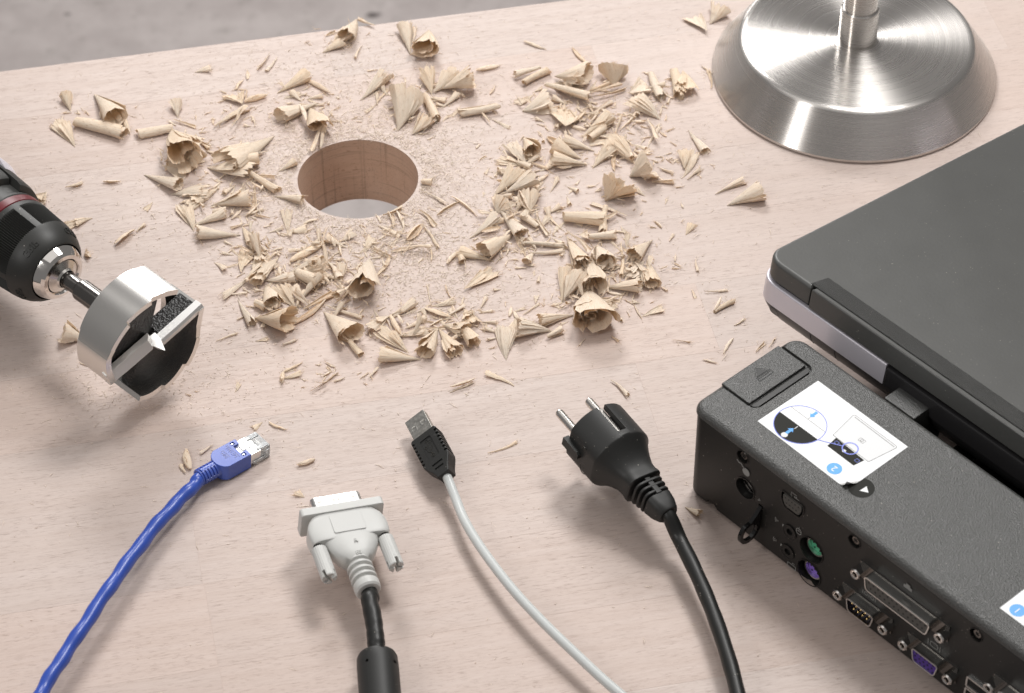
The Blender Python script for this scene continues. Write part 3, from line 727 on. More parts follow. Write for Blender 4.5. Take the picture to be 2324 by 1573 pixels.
# ------------------------------------------------------------------ docking station
EX = Vector((.6691, -.7431, 0)); EY = Vector((.7431, .6691, 0)); EZ = Vector((0, 0, 1)); DO = Vector((75.6, -90.7, 0))
kmx = Matrix((EX, EY, EZ)).transposed().to_4x4(); kmx.translation = DO
dk = thing('docking_station', 'black laptop dock with a rear row of sockets and white stickers on top', 'docking station', kmx)
L = 330
PN = Matrix(((1, 0, 0, 0), (0, 0, -1, 0), (0, 1, 0, 0), (0, 0, 0, 1)))      # panel x, panel z, outwards -> dock
def dz(b_, name, m, parent=None, angle=30, T=None): return b_.done(name, m, parent or dk, angle, PN @ T if T is not None else PN)
b = B(); b.prism(rrect(3.6, L, .3, 66, 6.5, 8), 1.2, 50.6, bt=.5, bb=2.2)
hs_ = b.done('housing', M['black'], dk, 30)
c = B(); cp = B()
def well(poly, depth): cp.prism(list(poly), -depth, 3)
for x, z in ((35.3, 46.7), (101, 46.5), (168.6, 45.5)): well(circ(x, z, 3.3, 28), 2.6)
well(circ(38.3, 29.3, 5.4, 40), 11)
HD = [(59.0, 45.0), (72.4, 45.0), (72.4, 41.0), (70.6, 36.2), (61.4, 36.2), (59.0, 40)]
well(rpoly(HD, 1.4, 4), 2.0)
for z in (23.7, 11.0): well(circ(65.7, z, 3.6, 28), 1.2)
for z in (22.6, 7.9): well(circ(78.6, z, 6.6, 40), 9)
well([(46.6, 23.2), (49.2, 23.2), (49.2, 26.4), (46.6, 26.4)], 3)
for x0, x1, z0, z1 in ((102.5, 158.5, 29.6, 40.6), (95, 128, 9, 20), (132, 165.5, 8.2, 19.4)): pass
cp.prism([(15.4, -3), (23.0, -3), (22.4, 2.6), (21, 4.6), (18.6, 5.4), (16.4, 4.4), (15.4, 2)], -8, 3)
cp.bm.transform(PN); c._merge(cp.bm); cut(hs_, c, angle=30)
b = B(); b.prism(rrect(4.8, L-1, 1.5, 65, 5.5, 8), 48, 52.2); b.done('seam_core', M['deep'], dk)
b = B(); b.prism(rrect(3.0, L, -.3, 66.4, 7, 10), 51.3, 55.2, bt=3.4, bb=.2, seg=5)
ts = b.done('top_cover', M['grain_black'], dk, 40)
c = B(); c.prism(rpoly([(-9, 17.6), (22.2, 17.6), (24.9, 20.4), (24.9, 53.2), (22.2, 56), (-9, 56)], [0, 2, 2, 2, 2, 0], 4), 53.9, 58)
cut(ts, c, angle=40, solver='FAST')
b = B(); b.prism(rpoly([(3.1, 19.0), (20.0, 19.0), (20.0, 54.6), (3.1, 54.6)], [.3, .5, .5, .3], 2), 53.95, 55.35, bt=.5, seg=2)
bt_ = b.done('release_button', M['grain_black'], dk, 30)
b = B(); b.prism(rpoly([(20.9, 18.9), (22.2, 18.9), (23.9, 20.8), (23.9, 52.8), (22.2, 54.7), (20.9, 54.7)], [.1, .4, .6, .6, .4, .1], 2), 53.95, 54.9, bt=.4, seg=2)
b.done('release_lip', M['black'], dk, 30)
b = B(); Z = 55.36
tri = [(9.0, 33.6), (9.0, 39.4), (6.6, 36.5)]
tri = [(7.4, 36.4), (11.0, 33.0), (11.0, 39.8)]
b.prism(tri, Z-.2, Z+.12, bt=.1, seg=1)
b.done('eject_symbol', M['black'], bt_, 20)
b = B(); b.line([(6.4, 36.4), (11.4, 31.9), (11.4, 40.9)], .5, Z-.1, .13, closed=True); b.line(rrect(12.2, 13.6, 32.2, 40.6, .3, 2), .45, Z-.1, .13, closed=True); b.done('eject_symbol_groove', M['deep'], bt_, 20)

# stickers (printed sheets, each ink on its own thin layer)
TZ = 55.2
st = B()
cur = [(30.1, 14.0), (79.2, 13.1), (84.0, 21.0), (84.0, 50.8), (32.4, 51.6)]
cur = [(30.1, 14.0), (79.2, 13.1), (84.0, 21.0), (84.0, 50.8), (30.4, 51.4)]
st.flat(cur, TZ, .16); sk = st.done('instruction_sticker', M['paper'], dk, smooth=False)
# lifted corner rolled back over the fold
A_, B_ = Vector((79.2, 13.1)), Vector((84.0, 21.0)); cor = Vector((84.2, 13.0)); fold = (B_-A_); nrm_ = Vector((fold.y, -fold.x)).normalized()
hgt = (cor-A_).dot(nrm_); foot = (cor-A_).dot(fold.normalized())
t = bmesh.new(); vv = []
NR = 12
for i in range(NR+1):
    q = i/NR; arc_ = q*hgt; rc = hgt/2.0; th = arc_/rc
    off = rc*math.sin(th); h = rc*(1-math.cos(th)); row = []
    for k in range(9):
        s0 = (1-q)*0+q*foot; s1 = (1-q)*fold.length+q*foot
        s_ = s0+(s1-s0)*k/8; bul = 1.0
        p = A_+fold.normalized()*s_+nrm_*off; row.append(t.verts.new((p.x, p.y, TZ+.17+h)))
    vv.append(row)
for a, q in zip(vv, vv[1:]):
    for k in range(8): t.faces.new((a[k], a[k+1], q[k+1], q[k]))
cb_ = B(); cb_._merge(t); cb_.done('curled_corner', M['backing'], sk, 80)
Z1 = TZ+.17
CC = (43.9, 26.1); CR = 11.5
def arcpts(cx, cy, r, a0, a1, n=40): return [(cx+r*math.cos(math.radians(a0+(a1-a0)*i/n)), cy+r*math.sin(math.radians(a0+(a1-a0)*i/n))) for i in range(n+1)]
def q2(cx, cy, w_, h_): return [(cx-w_/2, cy-h_/2), (cx+w_/2, cy-h_/2), (cx+w_/2, cy+h_/2), (cx-w_/2, cy+h_/2)]
b = B(); b.flat(arcpts(*CC, CR, 184.5, 355.5), Z1, .03); b.flat([(59.7, 31.8), (60.5, 25.5), (76, 25.3), (77, 31.0)], Z1, .03)
b.done('print_black', M['ink_black'], sk, smooth=False)
SCR = [(57.7, 32.0), (78.8, 31.6), (81.3, 47.4), (55.2, 48.0)]
b = B(); b.flat(rpoly(SCR, [.1, .1, 1.2, 1.2], 4), Z1, .05); b.flat(circ(43.6, 16.6, 1.5, 20), Z1+.04, .03); b.line([(44.0, 24.6), (44.0, 22.4)], .32, Z1+.04, .03); b.flat(circ(67.4, 28.6, .9, 12), Z1+.04, .03)
b.done('print_pale', M['ink_pale'], sk, smooth=False)
b = B(); b.line(circ(*CC, CR, 60), .36, Z1+.04, .03, closed=True); b.line(circ(68.2, 31.6, 3.4, 32), .55, Z1+.08, .03, closed=True)
b.line([(55.2, 25.0), (64.9, 30.2)], .40, Z1+.08, .03)
for x, y in ((62.0, 29.8), (75.0, 28.6)): b.line(q2(x, y, 1.7, 1.7), .22, Z1+.04, .03, closed=True)
b.done('print_violet', M['ink_line'], sk, smooth=False)
def arrow(cx, cy, ang, sc_):
    pts = [(-2.6, -.75), (.2, -.75), (.2, -1.7), (2.3, 0), (.2, 1.7), (.2, .75), (-2.6, .75)]
    a = math.radians(ang); return [(cx+sc_*(x*math.cos(a)-y*math.sin(a)), cy+sc_*(x*math.sin(a)+y*math.cos(a))) for x, y in pts]
b = B(); b.flat(arrow(43.6, 34.6, -90, .92), Z1+.04, .03); b.flat(arrow(43.5, 20.2, 90, .92), Z1+.06, .03)
b.done('print_arrow', M['ink_blue'], sk, smooth=False)
b = B(); b.line([(33.6, 31), (54.2, 30.8)], .18, Z1+.04, .03); b.line([(43.8, 30.9), (43.8, 32.4)], .18, Z1+.04, .03)
b.line(rpoly(SCR, [.1, .1, 1.2, 1.2], 4), .2, Z1+.055, .03, closed=True); b.line([(56.6, 46.9), (80.2, 46.3)], .3, Z1+.055, .02); b.line(q2(68.3, 38.8, 2.8, 1.9), .25, Z1+.06, .03, closed=True); b.line(q2(68.3, 38.8, 1.1, 1.0), .25, Z1+.06, .03, closed=True)
b.done('print_grey', M['ink_grey'], sk, smooth=False)
def badge(cx, cy, digit, parent, z):
    b = B(); b.flat(circ(cx, cy, 3.35, 40), z, .03); o = b.done('number_badge', M['ink_blue'], parent, smooth=False)
    B().text(digit, 4.4, .03, mx=Matrix.Translation((cx, cy, z+.05)) @ Matrix.Rotation(PI, 4, 'Z')).done('badge_digit', M['paper'], parent, smooth=False)
badge(71.8, 18.0, '2', sk, Z1+.03)
b = B(); b.flat([(170.3, 11), (230, 11), (230, 48.5), (170.3, 48.5)], TZ, .16); sk1 = b.done('second_sticker', M['paper'], dk, smooth=False)
badge(176.0, 15.4, '1', sk1, Z1)
b = B(); b.line([(182, 26), (215, 26), (215, 44), (182, 44)], .25, Z1, .03, closed=True); b.done('print_grey', M['ink_grey'], sk1, smooth=False)
b = B(); b.flat(circ(87.0, 18.4, 5.7, 40), TZ-.02, .1); mk = b.done('arrow_marker', M['ink_black'], dk, smooth=False)
b = B(); b.flat([(87.7, 16.5), (91.0, 18.5), (88.0, 20.6)], TZ+.11, .03); b.done('marker_triangle', M['paper'], mk, smooth=False)

# sockets on the back panel
def ring(x, z, r0, r1, d0, d1, name, m, parent=None, n=40):
    b = B(); b.lathe([(d0, r0), (d1, r0), (d1, r1), (d0, r1), (d0, r0)], n, mx=Matrix.Translation((x, z, 0)) @ Matrix.Rotation(-PI/2, 4, 'Y'))
    return dz(b, name, m, parent)
def disc(x, z, r, d0, d1, name, m, parent=None, bev=.2, n=40):
    b = B(); b.lathe([(d0, 0), (d0, r), (d1-bev, r), (d1, r-bev), (d1, 0)], n, mx=Matrix.Translation((x, z, 0)) @ Matrix.Rotation(-PI/2, 4, 'Y'))
    return dz(b, name, m, parent)
for x, z in ((35.3, 46.7), (101, 46.5), (168.6, 45.5)):
    o = disc(x, z, 2.6, -2.6, -1.0, 'screw', M['shank'], bev=.7)
    b = B()
    for a in (0, PI/3, 2*PI/3): b.box(-1.15, 1.15, -.25, .25, -1.05, -.93, mx=Matrix.Translation((x, z, 0)) @ Matrix.Rotation(a, 4, 'Z'))
    dz(b, 'screw_socket', M['deep'], o)
    ring(x, z, 3.25, 3.55, -.1, .08, 'screw_rim', M['black'], o)
pj = ring(38.3, 29.3, 3.4, 5.3, -8, -5, 'power_socket', M['gloss_black'])
ring(38.3, 29.3, 4.0, 4.5, -5, -3.4, 'contact_sleeve', M['chrome'], pj); ring(38.3, 29.3, 2.6, 3.0, -9, -4.6, 'contact_sleeve', M['chrome'], pj); disc(38.3, 29.3, 1.1, -10, -4, 'centre_pin', M['tin'], pj)
ring(38.3, 29.3, 5.35, 5.75, -.2, .12, 'socket_rim', M['gloss_black'], pj)
HI = [(60.3, 43.9), (71.2, 43.9), (71.2, 41.0), (69.8, 37.4), (62.0, 37.4), (60.3, 40.2)]
b = B(); b.prism(rpoly(HI, 1.1, 4), -2, .25, bt=.3, seg=2); hd = dz(b, 'display_socket', M['insert'])
b = B()
for r_, (z, x0) in enumerate(((42.4, 61.8), (39.6, 62.6))):
    for i in range(5 if r_ == 0 else 4): b.prism(circ(x0+i*1.9, z, .38, 10), .2, .33)
dz(b, 'pin_hole', M['deep'], hd)
b = B(); b.line(rpoly(HD, 1.4, 4), .4, -.1, .22, closed=True); dz(b, 'socket_rim', M['gloss_black'], hd)
for z in (23.7, 11.0):
    o = ring(65.7, z, 1.75, 3.5, -1.2, .15, 'audio_jack', M['black']); disc(65.7, z, 1.8, -3, -1.1, 'jack_bore', M['deep'], o); ring(65.7, z, 3.45, 3.85, -.1, .25, 'jack_rim', M['gloss_black'], o)
for z, cm, nm in ((22.6, 'green', 'mouse_socket'), (7.9, 'purple', 'keyboard_socket')):
    o = ring(78.6, z, 4.1, 6.5, -9, -5.2, nm, M['gloss_black'])
    ring(78.6, z, 4.15, 4.75, -8, -2.6, 'metal_sleeve', M['tin'], o); ring(78.6, z, 5.2, 5.6, -8, -3.2, 'metal_sleeve', M['chrome'], o)
    disc(78.6, z, 4.1, -9, -4.2, 'coloured_insert', M[cm], o)
    b = B()
    for px, pz in ((-1.6, -2.4), (1.6, -2.4), (-2.5, 0), (2.5, 0), (-1.5, 2.2), (1.5, 2.2)): b.prism(circ(78.6+px, z+pz, .5, 10), -4.3, -4.1)
    b.box(78.0, 79.2, z-1.2, z+1.6, -4.3, -4.1); b.box(77.6, 79.6, z+3.2, z+4.6, -4.5, -4.1)
    dz(b, 'pin_hole', M['deep'], o); ring(78.6, z, 6.55, 6.95, -.1, .15, 'socket_rim', M['gloss_black'], o)
def jackscrew(x, z, parent):
    b = B(); t_ = Matrix.Translation((x, z, 0)) @ Matrix.Rotation(-PI/2, 4, 'Y')
    b.lathe([(-.3, 2.7), (4.4, 2.7), (5.0, 2.3), (5.0, 1.5), (4.0, 1.2), (1, 1.1), (1, 0)], 6, mx=t_); b.lathe([(5.0, 1.5), (5.3, 1.9), (5.25, 2.25), (4.6, 2.5)], 24, mx=t_)
    return dz(b, 'jackscrew', M['chrome'], parent, 25)
def dsub(x0, x1, zc, h, name, insert, pins, male, shell='shell'):
    t0, t1, b0, b1 = x0, x1, x0+1.5, x1-1.5
    P4 = lambda e: [(t0-e, zc+h/2+e), (t1+e, zc+h/2+e), (b1+e*.8, zc-h/2-e), (b0-e*.8, zc-h/2-e)]
    out = rpoly(P4(0), 1.8, 5); inn = rpoly(P4(-.55), 1.5, 5)
    b = B(); N = len(out); t = bmesh.new()
    rg = [[t.verts.new((x, z, d)) for x, z in pl] for pl, d in ((out, -.2), (out, 4.6), (rpoly(P4(-.25), 1.7, 5), 5.1), (inn, 5.0), (inn, 1.0))]
    for a, q in zip(rg, rg[1:]):
        for i in range(N): t.faces.new((a[i], a[(i+1) % N], q[(i+1) % N], q[i]))
    b._merge(t)
    o = dz(b, name, M[shell], None, 35)
    b = B(); b.box(x0-6.5, x1+6.5, zc-h/2-1.0, zc+h/2+.6, -.4, .3, bev=.1); dz(b, 'mounting_flange', M['shank'], o)
    b = B(); b.prism(rpoly(P4(-.6), 1.4, 5), .2, 1.4 if male else 4.75); dz(b, 'insert', M[insert], o)
    b = B(); b.line([(x, z) for x, z in rpoly(P4(-.3), 1.6, 5)], .5, 4.9, .3, closed=True); dz(b, 'shell_rim_highlight', M['tin'], o)  # bright tin strip standing in for the lit edge of the shell
    b = B(); b2 = B()
    for (n_, xs, sp, dzv) in pins:
        for i in range(n_):
            if male: b.lathe([(1, .5), (4.0, .5), (4.4, .2), (4.4, 0)], 10, mx=Matrix.Translation((xs+i*sp, zc+dzv, 0)) @ Matrix.Rotation(-PI/2, 4, 'Y'))
            else: b2.prism(circ(xs+i*sp, zc+dzv, .5, 10), 4.7, 4.82)
    if male: b2.bm.free(); dz(b, 'pin', M['gold'], o)
    else: b.bm.free(); dz(b2, 'pin_hole', M['deep'], o)
    for x in (x0-5.0, x1+5.0): jackscrew(x, zc+.2, o)
    return o
dsub(112.3, 149.2, 34.6, 7.6, 'parallel_socket', 'insert', ((13, 115.1, 2.62, 1.4), (12, 116.4, 2.62, -1.4)), False)
dsub(104.2, 120.2, 14.3, 7.6, 'serial_socket', 'navy', ((5, 107.2, 2.5, 1.3), (4, 108.4, 2.5, -1.3)), True)
dsub(141.6, 156.4, 14.4, 7.6, 'monitor_socket', 'vga', ((5, 144.4, 2.3, 2.0), (5, 143.9, 2.3, 0), (5, 144.6, 2.3, -2.0)), False)
dsub(187, 226, 27.5, 8.4, 'dvi_socket', 'offwhite', ((8, 190, 2.2, 2.2), (8, 190, 2.2, 0), (8, 190, 2.2, -2.2)), False)
b = B(); b.line(rrect(168.5, 183, 7, 12.6, .4, 2), .8, -.2, 1.0, closed=True); us = dz(b, 'usb_socket', M['tin']); b = B(); b.prism(rrect(168.8, 182.6, 7.3, 12.3, .4, 2), -.1, .3); dz(b, 'insert', M['deep'], us)
b = B(); b.line(rrect(168.5, 183, 14, 19.6, .4, 2), .8, -.2, 1.0, closed=True); us = dz(b, 'usb_socket', M['tin']); b = B(); b.prism(rrect(168.8, 182.6, 14.3, 19.3, .4, 2), -.1, .3); dz(b, 'insert', M['deep'], us)
# lock loop: a ring standing out from the panel
b = B()
outer = [(0, 25.8), (2.6, 22.6), (6.2, 19.6)]+arcpts(6.2, 14.2, 6.2, 62, -150, 20)+[(0, 12.6)]
inner = circ(5.4, 14.4, 3.3, len(outer))
inner = [(6.2+4.3*math.cos(math.radians(115-360*i/len(outer))), 14.2+4.3*math.sin(math.radians(115-360*i/len(outer)))) for i in range(len(outer))]
t = bmesh.new(); N = len(outer)
V4 = [[t.verts.new((x, p[1], p[0])) for p in pl] for pl in (outer, inner) for x in (47.2, 48.9)]
for i in range(N):
    j = (i+1) % N
    for a, q in ((0, 1), (3, 2), (1, 3), (2, 0)): t.faces.new((V4[a][i], V4[a][j], V4[q][j], V4[q][i]))
bmesh.ops.recalc_face_normals(t, faces=t.faces[:]); b._merge(t); dz(b, 'lock_loop', M['gloss_black'], None, 40)
# printed port symbols
I = .03
def sym(fn):
    b = B(); fn(b); dz(b, 'port_symbol', M['icon'], None)
sym(lambda b: (b.flat(circ(38.2, 39.6, 2.1, 24), I), b.line([(37.4, 40.8), (36.4, 41.3), (34.9, 42.6), (33.8, 42.2), (32.4, 43.2)], .5, I)))
sym(lambda b: b.line([(65.2, 46.0), (64.6, 46.0), (64.6, 48.0), (67.8, 48.0), (67.8, 46.7), (66.4, 46.7), (66.4, 46.3), (69.4, 46.3)], .25, I))
for z in (24.6, 12.0):
    for r_ in (1.0, 1.8, 2.6): sym(lambda b: b.line(arcpts(59.6, z+.6, r_, 150, 215, 8), .25, I))
    sym(lambda b: (b.flat(rrect(61.4, 62.8, z-.6, z+.9, .2, 2), I), b.line([(62.7, z), (64.0, z)], .3, I)))
sym(lambda b: (b.line(rrect(69.4, 72.2, 26.6, 29.8, 1.2, 4), .3, I, closed=True), b.line([(70.8, 28.2), (70.8, 31)], .25, I), b.line([(69.4, 28.3), (72.2, 28.3)], .2, I)))
sym(lambda b: (b.line(rrect(66.4, 71.2, 2.9, 5.2, .2, 2), .28, I, closed=True), b.line([(68.8, 5.1), (69.2, 6.6), (70.4, 6.2)], .25, I)))
for i_, ch in enumerate('IOIOI'): sym(lambda b: b.text(ch, 2.9, .06, mx=Matrix.Translation((108.9+i_*1.8, 21.8, I+.03))))
sym(lambda b: b.line(rrect(147.2, 151.2, 20.6, 23.4, .8, 3), .3, I, closed=True))
for x in (145.9, 152.5): sym(lambda b: b.line([(x, 20.4), (x, 23.6)], .3, I))
sym(lambda b: b.flat([(129.5, 42.6), (134.0, 42.6), (134.0, 44.2), (132.9, 44.2), (132.9, 45.4), (130.6, 45.4), (130.6, 44.2), (129.5, 44.2)], I))
sym(lambda b: b.line([(46.2, 28.4), (47.6, 29.2), (46.8, 30)], .3, I))
# connector tongue, and a black slab added for the shadowed gap by the laptop
M['sparkle'] = mat('coarse_grain_plastic', (.05, .05, .048), .34, spec=.7, bump=1., bscale=1900, bdist=.3)
b = B(); b.box(56.2, 74, 65.9, 86, 30, 54.6, bev=.8); b.done('connector_tongue', M['sparkle'], dk, 30)
b = B(); b.box(74.2, L-1, 66.6, 150, 1, 16, bev=1.); b.done('gap_shade_slab', M['black'], dk, 30)  # black slab painting the deep shadow between dock and laptop
b = B(); b.line(arcpts(165, 66, 8, 100, 170, 12), .6, 55.0, .3); b.done('cover_seam', M['deep'], dk)

# ------------------------------------------------------------------ laptop
PT = math.radians(7.5)
fy = EY*math.cos(PT)-EZ*math.sin(PT); fz = EX.cross(fy)
lo = DO+EX*(-32)+EY*80+EZ*71
lmx = Matrix((EX, fy, fz)).transposed().to_4x4(); lmx.translation = lo
lt = thing('laptop', 'closed dark grey laptop with a silver side band, seated in the dock', 'laptop', lmx)
LW, LD = 356, 246
NX0, NX1, NY = 31.0, 325, 9.4
rect = rrect(0, LW, 0, LD, 10, 8)
lidp = []
arc = lambda cx, cy, r, a0, n=8: [(cx+r*math.cos(math.radians(a0+90*i/n)), cy+r*math.sin(math.radians(a0+90*i/n))) for i in range(n+1)]
lidp = arc(10, 10, 10, 180)+[(NX0-2.2, 0), (NX0-1.6, .3), (NX0, NY), (NX1, NY), (NX1+1.6, .3), (NX1+2.2, 0)]+arc(LW-10, 10, 10, 270)+arc(LW-10, LD-10, 10, 0)+arc(10, LD-10, 10, 90)
b = B(); b.prism(lidp, -10.2, 0, bt=2.0, bb=.6, seg=4); b.done('lid', M['lid'], lt, 40)
b = B(); b.prism(rpoly([(NX0-.3, -.9), (NX1+.3, -.9), (NX1-1.4, NY-1.3), (NX0+1.4, NY-1.3)], .4, 2), -10.6, -.3, bt=.6, bb=.4, seg=3); b.done('hinge_cover', M['lid'], lt, 35)
b = B(); b.prism(rrect(1.2, LW-1.2, 1.0, LD-1, 9.5, 8), -11.4, -9.2); b.done('lid_gap_core', M['deep'], lt)  # near-black core standing in for the dark gap under the lid
HX0, HX1, HY = 78.6, 284, 8
bandp = arc(10, 10, 11.2, 180)+[(HX0, -1.2), (HX0, HY), (HX1, HY), (HX1, -1.2)]+arc(LW-10, 10, 11.2, 270)+arc(LW-10, LD-10, 11.2, 0)+arc(10, LD-10, 11.2, 90)
b = B(); b.prism(bandp, -22.6, -11.2, bt=.8, bb=.5, seg=3); b.done('side_band', M['silver'], lt, 35)
t = B(); rings = []
for z, d in ((-22.8, .4), (-24.6, .9), (-27.5, 2.2), (-30.5, 4.6), (-32.6, 8), (-33.2, 12)):
    rings.append([(x, y, z) for x, y in rrect(-1.2+d, LW+1.2-d, -1.2+d, LD+1.2-d, 11, 8)][::-1])
t.loft(rings); t.done('base', M['lid_edge'], lt, 40)
b = B(); b.box(HX0+.9, HX1-.9, -2.4, 7.4, -21.8, -11.6, bev=.9); b.done('hinge_barrel', M['lid_edge'], lt, 30)
def sidey(z): return float(np.interp(z, [-32.6, -30.5, -27.5, -24.6, -22.8], [6.8, 3.4, 1.0, -.3, -.8]))
b = B(); b.tube([(11.5+2.6*math.cos(2*PI*i/20), sidey(-26+2.6*math.sin(2*PI*i/20))+.05, -26+2.6*math.sin(2*PI*i/20)) for i in range(21)], .14, 6, cap=False)
b.done('screw_cap', M['deep'], lt)
for x in (34.5, 49.5):
    b = B(); b.tube([(x, sidey(z)+.12, z) for z in (-22.9, -24.6, -26, -27.5, -29, -30.5, -32)], .28, 6); b.done('port_flap_seam', M['deep'], lt)

